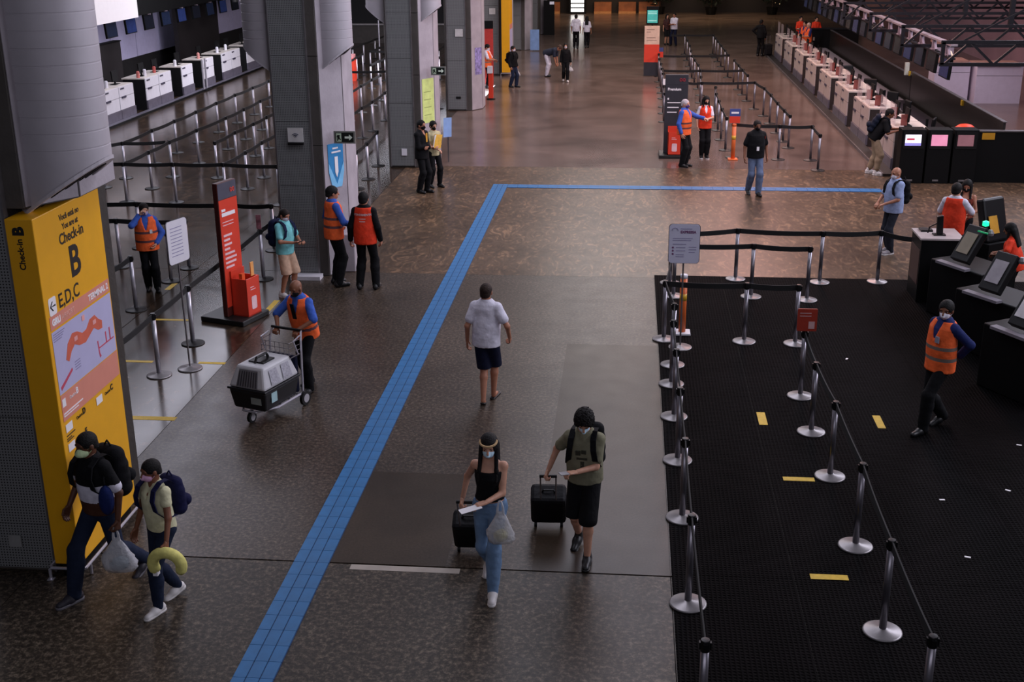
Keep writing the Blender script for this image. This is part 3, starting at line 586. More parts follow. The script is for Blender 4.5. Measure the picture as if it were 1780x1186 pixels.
def bollard(x, y, label, white=True, sign=False):
    e = thing('orange_bollard', label, 'bollard', (x, y, .008 if x < 1.5 else 0)); OR = mat('bollard_orange', '#d9682f', .45, var=.12, scale=5)
    MB().lathe([(.055, .03), (.055, .93)], 16).build('tube', OR, e, True); WC = WHITE if white else OR
    MB().box((-.13, -.13, 0), (.13, .13, .035)).build('foot', WC, e, bevel=.01); MB().lathe([(.058, .91), (.058, .96), (.05, .97)], 16).build('cap', WC, e, True)
    MB().lathe([(.0565, .55), (.0565, .66)], 16).build('reflector', mat('reflector_yellow', '#d6a52c', .4), e, True)
    if sign:
        MB().box((-.14, -.06, 1.0), (.14, -.04, 1.18)).build('red_notice', REDP, e); MB().box((-.14, -.06, 1.18), (.14, -.04, 1.38)).build('blue_notice', mat('notice_blue', '#3b4a86'), e); MB().box((-.1, -.063, 1.25), (.1, -.06, 1.3)).build('notice_line', WINK, e)
bollard(.91, 18.2, 'orange bollard with white cap and foot on the mat corner'); bollard(2.83, 33.0, 'orange bollard carrying a blue and red notice by the woman in red vest', False, True)

# ---- red and dark totems with dispenser boxes
def totem(label, x, y, rz, h, w, face, head, side, boxx, depth=.09):
    e = thing('info_totem', label, 'sign', (x, y, 0), rz)
    MB().box((-w/2-.12, -.42, 0), (w/2+.12, .42, .09)).build('base', RUBBER_BASE, e, bevel=.015)
    MB().box((-w/2, -depth/2, .09), (w/2, depth/2, h)).build('body', side, e, bevel=.01)
    q = MB(); q.plate((0, -depth/2-.001, 0), XA, ZA, rect(-w/2+.01, .25, w/2-.01, h-.28), .004); q.build('front_panel', face, e)
    q = MB(); q.plate((0, -depth/2-.001, 0), XA, ZA, rect(-w/2+.01, h-.27, w/2-.01, h-.01), .004); q.build('header', head, e)
    b = thing('leaflet_box', None, None); bpy.data.objects.remove(b)
    bx = MB(); x0, x1, z0, z1 = boxx, boxx+.36, .09, .72
    bx.box((x0, -.36, z0), (x1, -.34, z1)); bx.box((x0, -.08, z0), (x1, -.06, z1+.12)); bx.box((x0, -.36, z0), (x0+.015, -.06, z1)); bx.box((x1-.015, -.36, z0), (x1, -.06, z1)); bx.box((x0, -.36, z0), (x1, -.06, z0+.02))
    bo = bx.build('dispenser_box', REDP, e)
    q = MB(); q.plate(((x0+x1)/2, -.361, .3), XA, ZA, rrect(.14, .22, .03), .003); q.plate(((x0+x1)/2, -.361, .52), XA, ZA, rect(-.08, 0, .06, .012), .003); q.plate(((x0+x1)/2, -.361, .56), XA, ZA, rect(-.08, 0, .02, .012), .003); q.build('bottle_print', mat('print_pink', '#e8c2c6'), bo)
    return e, -depth/2-.006
e, yy = totem('tall red totem with an open red box at its foot', -6.42, 18.5, 1.26, 2.3, .5, REDP, mat('slate_head', '#4a4a58', .5), mat('maroon_side', '#4a1712', .5), -.12)
q = MB(); q.plate((0, yy, 0), XA, ZA, rect(-.19, 1.83, -.09, 1.87), .003); q.plate((0, yy, 0), XA, ZA, rect(-.19, 1.75, .16, 1.81), .003); q.build('heading_print', WINK, e)['kind'] = 'stuff'
q = MB()
for k, wd in enumerate((.22, .16, .2, .14, .26, .3, .28, .22)): q.plate((0, yy, 0), XA, ZA, rect(-.19, 1.42-.075*k, -.19+wd, 1.455-.075*k), .003)
for k in range(2): q.plate((0, yy, 0), XA, ZA, rect(-.19, 1.6+.05*k, .1, 1.612+.05*k), .003)
q.build('text_lines', mat('print_pink', '#e8c2c6'), e)['kind'] = 'stuff'
q = MB(); q.tube([(.13+.05*math.cos(t), yy, 2.15+.035*math.sin(2*t)) for t in np.linspace(0, 2*PI, 13)], .008, 5); q.build('emblem', mat('emblem_red', '#e0442f'), e)
MB().box((.12, -.3, .72), (.2, -.28, .95)).build('leaflet', mat('leaflet', '#e7a25a'), e); MB().box((-.08, -.26, .45), (.0, -.2, .80)).build('leaflet', mat('leaflet_orange', '#e2551f'), e)
SL = mat('slate_face', '#2b2c33', .5)
e, yy = totem('dark slate totem reading Premium with a red box at its foot', 1.27, 33.45, 0, 2.22, .62, SL, SL, SL, -.2)
text('Premium', .1, WINK, e, (-.24, yy-.002, 1.80), XA, ZA, 'LEFT', .003)
q = MB(); [q.plate((0, yy, 0), XA, ZA, rect(-.24, 1.2+.13*k, .02+.05*k, 1.225+.13*k), .003) for k in range(3)]; q.plate((0, yy, 0), XA, ZA, rect(-.24, 1.55, -.2, 1.6), .003); q.build('text_lines', WINK, e)['kind'] = 'stuff'
q = MB(); q.tube([(.15+.07*math.cos(t), yy, 2.08+.04*math.sin(2*t)) for t in np.linspace(0, 2*PI, 13)], .012, 5); q.build('emblem', mat('emblem_dkred', '#8a1f2c'), e)
flat_sign('paper_card', 'small white card on a post behind the dark totem', 'sign', (1.2, 39.25, 1.3), XA, ZA, .3, .18, WINK); MB().tube([(1.2, 39.25, 0), (1.2, 39.25, 1.22)], .012, 6).build('stem', DKSTEEL, bpy.data.objects['paper_card']); 
e = thing('info_totem', 'far cream red and navy totem with a teal screen above', 'sign', (.87, 51.6, 0)); w = .31
for nm, z0, z1, m in (('navy_base', .02, .57, mat('navy_panel', '#23242e')), ('red_panel', .57, 1.29, REDP), ('cream_panel', 1.29, 2.03, mat('cream_panel', '#d8bba6', .5))): MB().box((-w, -.06, z0), (w, .06, z1)).build(nm, m, e)
q = MB(); [q.plate((0, -.062, 0), XA, ZA, rect(-.22, a, b, a+.02), .003) for a, b in ((1.88, .1), (1.78, -.05), (1.55, .15), (1.45, .2))]; q.build('text_lines', mat('brown_ink', '#8a6f62'), e)['kind'] = 'stuff'
e = thing('hanging_screen', 'teal screen with white lines standing above the far cream totem', 'screen', (.87, 51.7, 0)); MB().box((-.25, -.03, 2.08), (.25, .03, 2.8)).build('case', DARK, e); MB().box((-.21, -.034, 2.15), (.21, -.03, 2.66)).build('display', mat('teal_display', '#3fa79f', .4, emit=.35), e)
q = MB(); [q.plate((0, -.035, 0), XA, ZA, rect(-.19, z, .17, z+.03), .002) for z in (2.22, 2.5, 2.57)]; q.build('display_lines', mat('teal_light', '#9fd8d0', .4, emit=.4), e)['kind'] = 'stuff'; MB().tube([(0, 0, .02), (0, 0, 2.1)], .03).build('stem', DARK, e)

# ================================================================ check-in desks
KICK = mat('kick_grey', '#6b6672', .4, .3); SIDEB = mat('desk_side', '#101012', .45); TOPW = mat('desk_top', '#cfc6bd', .4)
def desk_meshes(W, frontm, sidem, key):
    d = {}
    d['carcass'] = MB().box((-.82, .02, .0), (-.03, W-.02, 1.06)).mesh('carcass'+key, sidem)
    q = MB(); q.box((-.03, .01, .34), (0, W-.01, .74)); q.box((-.03, .01, .755), (0, W-.01, 1.09)); d['front_panel'] = q.mesh('front_panel'+key, frontm)
    d['desk_top'] = MB().box((-.86, 0, 1.06), (-.03, W, 1.10)).mesh('desk_top'+key, TOPW)
    d['kick_plate'] = MB().box((-.03, 0, .05), (.03, W, .33)).mesh('kick'+key, KICK)
    d['handle'] = MB().box((0, .16, .70), (.03, .5, .765)).mesh('handle'+key, mat('slot_dark', '#3a3648', .5)); d['card_slot'] = MB().box((0, .12, .99), (.008, .42, 1.04)).mesh('slot'+key, mat('slot_dark', '#3a3648', .5))
    q = MB(); q.box((-.5, .5, 1.1), (-.3, .9, 1.115)); q.box((-.42, .66, 1.11), (-.38, .74, 1.25)); q.obox((-.4, .7, 1.38), (.02, 0, .0), (0, .24, 0), (-.01, 0, .17)); d['terminal_screen'] = q.mesh('terminal'+key, DARK)
    return d
ACR = mat('acrylic', '#e9d6da', .1, trans=.0, alpha=.28)
guard = MB().box((-.08, .1, 1.1), (-.07, .85, 1.65)).mesh('acrylic_guard', ACR)
def desk(dm, x, y, rz, label, group, g=True):
    e = thing('check_in_desk', label, 'desk', (x, y, 0), rz, group)
    for k, me in dm.items(): link(k, me, e)
    if g: link('acrylic_guard', guard, e)
DL = desk_meshes(1.22, WHITE, SIDEB, '_left'); DR = desk_meshes(1.22, mat('desk_cream', '#b5a6a0', .4, var=.04), mat('desk_side_brown', '#2e2522', .5), '_right')
i = 0
for y in (37.7, 38.95, 41.25, 42.5, 44.8, 47.25, 49.5, 50.75, 52.9, 54.2, 56.4):
    desk(DL, -16.8, y, 0, 'white fronted check-in desk with black sides at left, %s from the front' % ORD[i], 'check-in desks along the left wall', False); i += 1
i = 0
for k in range(8):
    for j in range(2):
        y = 31.6+3.55*k+1.28*j
        desk(DR, 6.75, y+1.22, PI, 'cream fronted check-in desk of the right island, %s from the front' % ORD[i], 'check-in desks of the right island'); i += 1
kb = thing('baggage_kerb', 'long dark low kerb in front of the right island desks', 'kerb'); MB().box((6.42, 30.9, 0), (6.72, 60, .07)).build('step', mat('kerb_dark', '#1c1816', .5), kb); MB().box((6.40, 30.9, .0), (6.43, 60, .085)).build('edge', DKSTEEL, kb)
kb = thing('baggage_kerb', 'long dark low rail in front of the left check-in desks', 'kerb'); MB().box((-16.76, 37, 0), (-16.5, 58, .05)).build('step', KICK, kb); MB().box((-16.5, 37, .0), (-16.46, 58, .07)).build('edge', DARK, kb)
e = thing('twin_poles', 'pair of shiny chrome tubes standing at the left desks', 'pole'); MB().tube([(-16.55, 46.4, .02), (-16.55, 46.4, 1.2)], .04).build('tube', CHROME, e); MB().tube([(-16.55, 46.75, .02), (-16.55, 46.75, 1.2)], .04).build('tube', CHROME, e); MB().box((-16.75, 46.2, 0), (-16.4, 46.95, .04)).build('foot', DARK, e)
# small things on the left desks
for k, (y, c) in enumerate(((37.9, '#d8d5dd'), (38.7, '#d8d5dd'), (41.4, '#c26a62'), (42.0, '#d8d5dd'), (42.9, '#b8554f'), (45.0, '#e2e0e6'), (47.6, '#c98880'), (49.9, '#d8d5dd'), (51.0, '#e2e0e6'))):
    e = thing('desk_bottle', ['white','red'][c in ('#c26a62', '#b8554f', '#c98880')]+' small dispenser on the left check-in desks, %s from the front' % ORD[k], 'bottle', (-17.1, y, 1.1), 0, 'dispensers on the left desks'); MB().lathe([(.06, 0), (.06, .2), (.03, .24)], 10).build('body', mat('bottle'+c, c), e); MB().box((-.02, -.02, .24), (.05, .02, .28)).build('pump', DARK, e)
for k in range(14):
    y = 32.0+3.55*(k//2)+1.28*(k%2)
    e = thing('desk_notice', 'small red notice stand on the right island desks, %s from the front' % ORD[k], 'sign', (7.05, y, 1.1), 0, 'notice stands on the right desks'); MB().box((-.08, -.01, 0), (.08, .01, .3)).build('card', mat('notice_brick', '#8a4a44', .5, var=.3), e); MB().box((-.09, -.05, 0), (.09, .05, .012)).build('foot', WHITE, e)
# office chairs in the right island
def chair(x, y, rz, label):
    e = thing('office_chair', label, 'chair', (x, y, 0), rz, 'office chairs behind the right desks'); MB().box((-.24, -.24, .44), (.24, .24, .52)).build('seat', BLACK, e, bevel=.03); MB().obox((0, -.26, .85), (.22, 0, 0), (0, .035, 0), (0, -.03, .27)).build('backrest', BLACK, e, bevel=.03)
    MB().tube([(0, 0, .1), (0, 0, .44)], .03).build('stem', DKSTEEL, e)
    for k in range(5): MB().bar((0, 0, .1), (.28*math.cos(k*1.257), .28*math.sin(k*1.257), .04), .04).build('leg', BLACK, e)
for k, y in enumerate((33.4, 36.6, 38.4, 41.5, 45.3)): chair(7.86, y, 1.2+.5*k, 'black office chair behind the right island desks, %s from the front' % ORD[k])
e = thing('island_cabinet', 'low brown cabinet behind the nearest right island desk', 'cabinet'); MB().box((7.72, 31.7, 0), (8.15, 32.6, .9)).build('body', mat('cab_brown', '#5d5049'), e); MB().box((7.7, 31.68, .9), (8.17, 32.62, .94)).build('top', TOPW, e)
# conveyor and sheet wall
cv = thing('baggage_conveyor', 'long pale baggage conveyor behind the right island desks', 'conveyor'); MB().box((8.28, 31.3, .3), (9.0, 58, .52)).build('bed', STEELD, cv); MB().box((8.34, 40.9, .52), (8.94, 58, .535)).build('pale_belt', mat('belt_pale', '#8d848c', .4), cv); MB().box((8.34, 31.35, .52), (8.94, 40.9, .535)).build('dark_belt', mat('belt_dark', '#2d2730', .35), cv); MB().box((8.24, 31.3, .3), (8.28, 58, .62)).build('rail', DKSTEEL, cv)
for k in range(9): MB().box((8.2, 31.5+3*k, 0), (8.26, 31.56+3*k, .9)).build('marker_post', DARK, cv)
sw = thing('sheet_wall', 'long dark metal sheet wall behind the right conveyor', 'wall')
MB().obox((9.13, 35.7, .72), (.03, 0, 0), (0, 5.15, 0), (0, 0, .72)).build('near_sheet', STEELD, sw); MB().box((9.1, 40.95, 0), (9.16, 58, 1.32)).build('far_sheet', mat('sheet_far', '#2f2a28', .4, .4), sw)
MB().box((9.08, 30.5, 1.44), (9.18, 40.85, 1.46)).build('top_edge', DKSTEEL, sw); MB().box((9.08, 40.9, 1.32), (9.18, 58, 1.34)).build('top_edge', DKSTEEL, sw)
for y in (34.3, 41): MB().box((9.05, y, 1.3), (9.1, y+.14, 1.44)).build('yellow_tag', TAPE, sw)
MB().box((8.95, 41.2, 1.3), (9.08, 41.32, 1.7)).build('lamp_stub', mat('stub_white', '#d8dccf', .5), sw)
# hanging monitors
SCR = [mat('screen_blue', '#232f58', .25, emit=.06), mat('screen_dim', '#14161f', .25), mat('screen_navy', '#1a2236', .25, emit=.03)]
def monitor(x, y, side, k, label, group, br=True):
    e = thing('hanging_monitor', label, 'monitor', (x, y, 0), 0 if side > 0 else PI, group)
    MB().obox((0, 0, 2.68), (.035, 0, .004), (0, .46, 0), (-.02, 0, .28)).build('case', DARK, e); MB().obox((.038, 0, 2.68), (.004, 0, 0), (0, .42, 0), (-.02, 0, .245)).build('display', SCR[k % 3], e)
    if br: 
        q = MB(); q.box((-.05, -.05, 2.95), (.05, .05, 3.22)); q.obox((0, .12, 3.05), (.03, 0, 0), (0, .03, .04), (0, -.1, .1)); q.box((-.07, -.14, 2.95), (.07, .14, 2.98)); q.build('bracket', mat('bracket_pale', '#9a8b96', .4, .3), e)
for k in range(19): monitor(7.8, 31.4+1.42*k, -1, k, 'hanging monitor in the row over the right island, %s from the front' % ORD[k], 'monitors over the right island')
for k in range(11): monitor(-18.2, 38.6+1.75*k, 1, k, 'hanging monitor in the row over the left desks, %s from the front' % ORD[k], 'monitors over the left desks')
bm = thing('monitor_beam', 'long pale beam carrying the monitors over the right island', 'beam'); MB().box((7.72, 30.8, 3.22), (7.88, 58, 3.27)).build('rail', mat('rail_pale', '#b7aab2', .35, .4), bm); MB().box((7.74, 30.8, 2.9), (7.86, 58, 2.94)).build('lower_rail', TRUSSM, bm)
e = thing('pendant_lamp', 'cream pendant lamp hanging near the truss', 'lamp', (7.95, 31.9, 0)); MB().lathe([(.12, 2.72), (.13, 2.75), (.12, 2.9), (.07, 3.0), (.03, 3.02)], 16).build('shade', mat('lamp_cream', '#e8c9a8', .5, emit=.25), e, True); MB().tube([(0, 0, 3.0), (0, 0, 3.3)], .008, 5).build('cord', DARK, e)
def truss(y, label, xa=7.1, xb=14.5):
    e = thing('roof_truss', label, 'truss', (0, y, 0), 0, 'black cross trusses'); MB().bar((xa, 0, 3.47), (xb, 0, 3.47), .08).build('top_chord', TRUSSM, e); MB().bar((xa, 0, 2.97), (xb, 0, 2.97), .08).build('bottom_chord', TRUSSM, e)
    x = xa+.1; k = 0
    while x < xb-.5:
        MB().bar((x, 0, 2.97 if k % 2 == 0 else 3.47), (x+.55, 0, 3.47 if k % 2 == 0 else 2.97), .055).build('web_bar', TRUSSM, e); x += .55; k += 1
    MB().bar((xa+.05, 0, 2.97), (xa+.05, 0, 3.47), .08).build('end_post', TRUSSM, e)
    MB().bar((9.9, .1, 3.47), (9.9, .1, 9), .12).build('hanger', TRUSSM, e); MB().bar((7.6, .05, 3.5), (12.6, .05, 6.2), .04).build('stay', TRUSSM, e)
for k, y in enumerate((29.2, 33.6, 38.2, 43, 48, 53.5)): truss(y, 'black steel cross truss over the right island, %s from the front' % ORD[k])
# rear cabinets seen over the sheet wall
RC = mat('rear_white', '#cdc6da', .5, var=.04)
for x0, x1, y, h, lab in ((12.0, 13.55, 44, 1.3, 'pale rear cabinet seen under the truss at far right'), (10.7, 11.9, 44.5, 1.35, 'bluish rear cabinet left of the pale one under the truss'), (11.3, 11.9, 47, 1.75, 'narrow rear cabinet with a pink top under the truss')):
    e = thing('rear_cabinet', lab, 'cabinet'); MB().box((x0, y, 0), (x1, y+.9, h)).build('body', RC, e); MB().box((x0-.05, y-.1, h), (x1-.1, y+.95, h+.08)).build('top', mat('rear_top', '#b78d80', .5), e); MB().box((x0, y-.005, h-.35), (x1, y, h-.34)).build('seam', DARK, e)
# kiosk wall at the near end of the right island
for k, (xa, em) in enumerate(((6.62, ('#ece6f6', 1.0)), (7.24, ('#d98aa8', .75)), (7.86, ('#8a5f66', .45)))):
    e = thing('check_in_kiosk', ['black kiosk with a bright white screen at the island end', 'black kiosk with a pink screen at the island end', 'black kiosk with a dim rose screen at the island end'][k], 'kiosk', (xa, 30.1, 0))
    MB().box((0, 0, 0), (.58, .45, 1.32)).build('cabinet', DARK, e, bevel=.015); MB().box((.04, -.02, .86), (.54, 0, 1.28)).build('bezel', BLACK, e); MB().box((.08, -.024, .93), (.46, -.02, 1.2)).build('display', mat('kiosk_scr%d' % k, em[0], .3, emit=em[1]), e)
    MB().box((.2, -.01, .06), (.34, 0, .1)).build('plate', DKSTEEL, e)
    if k == 0: MB().box((.08, -.026, .93), (.46, -.024, 1.0)).build('lower_band', mat('kiosk_violet', '#8f86d0', .3, emit=.8), e); MB().box((.12, -.026, 1.07), (.3, -.024, 1.11)).build('red_mark', mat('kiosk_red', '#c9304a', .3, emit=.6), e)
fb = thing('dark_barrier', 'black waist-high barrier right of the island kiosks', 'barrier'); MB().box((8.44, 30.3, 0), (13, 30.42, 1.25)).build('panel', DARK, fb); MB().box((8.44, 30.27, 1.25), (13, 30.45, 1.275)).build('top_edge', DKSTEEL, fb); MB().box((8.56, 30.28, 1.06), (8.86, 30.3, 1.22)).build('yellow_sticker', mat('sticker', '#c08a18', .5), fb)
e = thing('orange_bag', 'bright orange bag lying behind the island kiosks', 'bag'); MB().lathe([(.1, 0), (.24, .05), (.26, .14), (.15, .22), (.05, .24)], 14, (8.3, 30.9, 1.1)).build('body', mat('bag_orange', '#f0431d', .5, bump=.6), e, True); MB().box((8.0, 30.62, .0), (8.6, 31.2, 1.1)).build('shelf', DARK, e)
# ---- left hall fascia
fa = thing('counter_fascia', 'long black fascia above the left check-in desks', 'fascia'); MB().box((-18.5, 36, 2.98), (-18.1, 62, 6.5)).build('board', DARK, fa)
e = thing('lit_sign', 'big white lit panel on the black fascia at upper left', 'sign'); MB().box((-18.08, 36.5, 2.95), (-18.0, 44.2, 4.6)).build('panel', mat('panel_white', '#e9e2e2', .5, var=.02, emit=.12), e)
e = thing('lit_sign', 'small white lit panel at the far end of the black fascia', 'sign'); MB().box((-18.08, 56.5, 2.75), (-18.0, 58.4, 3.6)).build('panel', mat('panel_white', '#e9e2e2'), e)
for y0, y1, zt in ((42.0, 46.3, 1.9), (52.6, 58, 2.9)):
    e = thing('dark_partition', 'low dark partition behind the nearer left desks' if zt < 2 else 'tall dark partition behind the farther left desks', 'partition'); MB().box((-19.9, y0, 0), (-19.7, y1, zt)).build('board', mat('part_dark', '#211c1e'), e); MB().box((-19.95, y0, zt), (-19.65, y1, zt+.04)).build('cap', DARK, e)
# ---- desk and self service kiosks at right
e = thing('service_desk', 'tall black desk with a pale top at the far edge of the mat', 'desk'); MB().box((4.92, 20.15, .008), (5.6, 20.85, 1.09)).build('body', DARK, e); MB().box((4.90, 20.13, 1.09), (5.62, 20.87, 1.12)).build('top', mat('desk_pale', '#b4a8a6', .35), e); MB().box((4.915, 20.2, .3), (4.92, 20.8, .9)).build('side_print', mat('side_print', '#3a1e1c', .5), e)
e = thing('barcode_scanner', 'black scanner stand on the service desk', 'scanner', (5.25, 20.4, 1.12)); MB().box((-.1, -.07, 0), (.1, .07, .02)).build('foot', BLACK, e); MB().obox((0, .0, .17), (.05, 0, .01), (0, .04, 0), (-.01, 0, .16)).build('body', BLACK, e, bevel=.01); MB().tube([(-.05, 0, .2), (-.16, .0, .14), (-.18, .02, .03)], .012, 6).build('arm', BLACK, e)
MB().box((5.0, 20.6, 1.12), (5.2, 20.8, 1.15)).build('keypad', BLACK); tag(bpy.data.objects['keypad'], 'flat black keypad at the back of the service desk', 'keypad')
PAN = mat('kiosk_panel', '#a09aa0', .4, var=.15)
def kiosk(x, y, rz, label, pc=None, light=False):
    e = thing('self_service_kiosk', label, 'kiosk', (x, y, 0), rz, 'self-service kiosks along the mat edge')
    MB().box((-.55, -.3, .008), (.55, .45, .92)).build('pedestal', DARK, e, bevel=.02)
    MB().obox((0, -.05, 1.25), (.18, 0, 0), (0, .05, -.035), (0, .17, .26)).build('screen_housing', BLACK, e, bevel=.015)
    MB().obox((0, -.115, 1.285), (.12, 0, 0), (0, .004, -.003), (0, .10, .15)).build('screen_panel', pc or PAN, e)
    MB().box((-.32, -.42, .92), (.32, -.3, .96)).build('shelf', mat('shelf_grey', '#77727a'), e); MB().lathe([(.05, 0), (.06, .04), (.03, .09)], 10, (.2, .15, 1.42)).build('camera_ball', mat('ball_grey', '#777377', .4), e)
    if light: MB().lathe([(.005, -.05), (.05, -.03), (.05, .03), (.005, .05)], 12, (.18, .05, 1.62)).build('green_light', mat('green_lamp', '#18e08a', .4, emit=2.5), e); MB().box((.1, -.02, 1.48), (.3, .0, 1.5)).build('green_glow_bar', mat('green_bar', '#1b8f5a', .4, emit=.5), e)
kiosk(5.5, 19.3, -1.05, 'black self-service kiosk with a green light, nearest the service desk', mat('kiosk_panel_tan', '#8a7f6c', .4), True)
kiosk(5.5, 17.64, -1.0, 'second black self-service kiosk from the service desk, grey panel'); kiosk(5.45, 15.95, -1.05, 'black self-service kiosk cut by the right picture edge', mat('kiosk_panel_white', '#d9d6d8', .4, var=.2))
e = thing('self_service_kiosk', 'tall black kiosk standing behind the staff member in orange', 'kiosk', (6.15, 20.6, 0), .6); MB().box((-.3, -.25, 0), (.3, .25, 1.0)).build('pedestal', DARK, e); MB().obox((0, 0, 1.35), (.26, 0, 0), (0, .08, -.02), (0, .1, .36)).build('screen_housing', BLACK, e, bevel=.04); MB().obox((-.1, -.13, 1.3), (.1, 0, 0), (0, .004, 0), (0, .05, .14)).build('sticker', mat('sticker', '#c08a18'), e)

# ================================================================ people: smooth-union fields meshed with surface nets
def surf(vals, lo, h):
    n = vals.shape; ins = vals < 0; cs = (n[0]-1, n[1]-1, n[2]-1); st = np.array([cs[1]*cs[2], cs[2], 1])
    K = []; Pp = []; Q = []
    for a in range(3):
        b, c = (a+1) % 3, (a+2) % 3
        s0 = [slice(None)]*3; s1 = [slice(None)]*3; s0[a] = slice(0, -1); s1[a] = slice(1, None)
        idx = np.argwhere(ins[tuple(s0)] != ins[tuple(s1)])
        ok = (idx[:, b] > 0) & (idx[:, b] < n[b]-1) & (idx[:, c] > 0) & (idx[:, c] < n[c]-1); idx = idx[ok]
        if not len(idx): continue
        i1 = idx.copy(); i1[:, a] += 1; v0 = vals[tuple(idx.T)]; v1 = vals[tuple(i1.T)]
        p = idx.astype(float); p[:, a] += v0/(v0-v1)
        eb = np.zeros(3, int); ec = np.zeros(3, int); eb[b] = 1; ec[c] = 1
        k4 = [(q@st) for q in (idx-eb-ec, idx-ec, idx, idx-eb)]
        for k in k4: K.append(k); Pp.append(p)
        q = np.stack(k4, 1); fl = v0 > 0; q[fl] = q[fl][:, ::-1]; Q.append(q)
    if not K: return np.zeros((0, 3)), np.zeros((0, 4), int)
    K = np.concatenate(K); Pp = np.concatenate(Pp); u, inv = np.unique(K, return_inverse=True); cnt = np.bincount(inv)
    V = np.stack([np.bincount(inv, Pp[:, i])/cnt for i in range(3)], 1)
    F = np.searchsorted(u, np.concatenate(Q)); return V*h+lo, F
class Field:
    def __init__(s, lo, hi, h):
        s.lo = np.array(lo, float); s.h = h; s.n = np.ceil((np.array(hi)-s.lo)/h).astype(int)+1; s.D = np.full(s.n, .3, np.float32)
    def sub(s, lo, hi):
        a = np.clip(np.floor((np.array(lo)-s.lo)/s.h).astype(int), 0, s.n); b = np.clip(np.ceil((np.array(hi)-s.lo)/s.h).astype(int)+1, 0, s.n)
        if (b <= a).any(): return None, None
        ax = [(s.lo[i]+s.h*np.arange(a[i], b[i])).astype(np.float32) for i in range(3)]
        return tuple(slice(a[i], b[i]) for i in range(3)), np.meshgrid(*ax, indexing='ij')
    def put(s, sl, d, k, op='u'):
        A = s.D[sl]
        if op == 'u':
            h = np.clip(.5+.5*(A-d)/k, 0, 1); s.D[sl] = A*(1-h)+d*h-k*h*(1-h)
        elif op == 's': s.D[sl] = np.maximum(A, -d)
        elif op == 'i': s.D[sl] = np.maximum(A, d)
    def cap(s, a, b, ra, rb, k=.02, op='u', m=.07):
        a = np.array(a, float); b = np.array(b, float); R = max(ra, rb)+m
        sl, g = s.sub(np.minimum(a, b)-R, np.maximum(a, b)+R)
        if sl is None: return
        ba = b-a; L = ba@ba+1e-9; px, py, pz = g[0]-a[0], g[1]-a[1], g[2]-a[2]; t = np.clip((px*ba[0]+py*ba[1]+pz*ba[2])/L, 0, 1)
        d = np.sqrt((px-t*ba[0])**2+(py-t*ba[1])**2+(pz-t*ba[2])**2)-(ra+(rb-ra)*t); s.put(sl, d, k, op)
    def ell(s, c, r, fr=None, k=.02, op='u', m=.06):
        c = np.array(c, float); r = np.array(r, float); R = r.max()+m
        sl, g = s.sub(c-R, c+R)
        if sl is None: return
        x, y, z = g[0]-c[0], g[1]-c[1], g[2]-c[2]
        if fr is not None: x, y, z = (fr[0][0]*x+fr[0][1]*y+fr[0][2]*z, fr[1][0]*x+fr[1][1]*y+fr[1][2]*z, fr[2][0]*x+fr[2][1]*y+fr[2][2]*z)
        q = np.sqrt((x/r[0])**2+(y/r[1])**2+(z/r[2])**2); d = (q-1)*r.min()*np.where(q > 1, 1.0, 1.0); s.put(sl, d, k, op)
    def torso(s, T, inf=0., s0=-9., s1=9., k=.03):
        P0, X, Y, U, prof = T
        sl = tuple(slice(0, q) for q in s.n); g = s.sub(s.lo, s.lo+s.h*(s.n-1))[1]
        x, y, z = g[0]-P0[0], g[1]-P0[1], g[2]-P0[2]
        lx = x*X[0]+y*X[1]+z*X[2]; ly = x*Y[0]+y*Y[1]+z*Y[2]; lu = x*U[0]+y*U[1]+z*U[2]
        ss = prof[:, 0]; a = np.interp(lu, ss, prof[:, 1])+inf; b = np.interp(lu, ss, prof[:, 2])+inf; yo = np.interp(lu, ss, prof[:, 3])
        d = (np.sqrt((lx/a)**2+((ly-yo)/b)**2)-1)*np.minimum(a, b)
        d = np.maximum(d, np.maximum(max(s0, ss[0])-lu, lu-min(s1, ss[-1]))); h = s.put(tuple(slice(0, q) for q in d.shape), d.astype(np.float32), k)
    def plane(s, p, nrm):   # keep the side the normal points away from
        g = s.sub(s.lo, s.lo+s.h*(s.n-1))[1]; d = (g[0]-p[0])*nrm[0]+(g[1]-p[1])*nrm[1]+(g[2]-p[2])*nrm[2]
        sl = tuple(slice(0, q) for q in d.shape); s.put(sl, d.astype(np.float32), .01, 'i')
    def mesh(s): return surf(s.D, s.lo, s.h)
def to_obj(name, V, F, m, parent, smooth=True):
    me = bpy.data.meshes.new(name); me.from_pydata(V.tolist(), [], F.tolist()); me.materials.append(m)
    me.polygons.foreach_set('use_smooth', [smooth]*len(F)); me.update(); return link(name, me, parent)
def N_(v): v = np.array(v, float); return v/(np.linalg.norm(v)+1e-9)
def ik(a, t, l1, l2, pole):
    a = np.array(a, float); t = np.array(t, float); d = t-a; L = np.linalg.norm(d); L2 = min(L, (l1+l2)*.995); d = d/(L+1e-9); t = a+d*L2
    x = (l1*l1-l2*l2+L2*L2)/(2*L2); hh = math.sqrt(max(0, l1*l1-x*x)); p = np.array(pole, float); p = p-d*(p@d); p = N_(p); return a+d*x+p*hh, t
PROF = {'m': [(-.13, .10, .075, 0), (-.06, .150, .112, -.008), (.02, .160, .118, -.008), (.11, .148, .110, 0), (.20, .146, .106, .005), (.33, .160, .116, .01), (.42, .162, .108, 0), (.475, .140, .082, -.012), (.515, .10, .065, -.015), (.55, .055, .055, -.012)],
        'f': [(-.13, .10, .078, 0), (-.06, .158, .118, -.012), (.02, .160, .115, -.010), (.11, .130, .098, 0), (.19, .120, .092, .005), (.31, .135, .116, .018), (.40, .135, .100, .008), (.46, .115, .072, -.01), (.50, .085, .058, -.015), (.535, .048, .048, -.012)]}
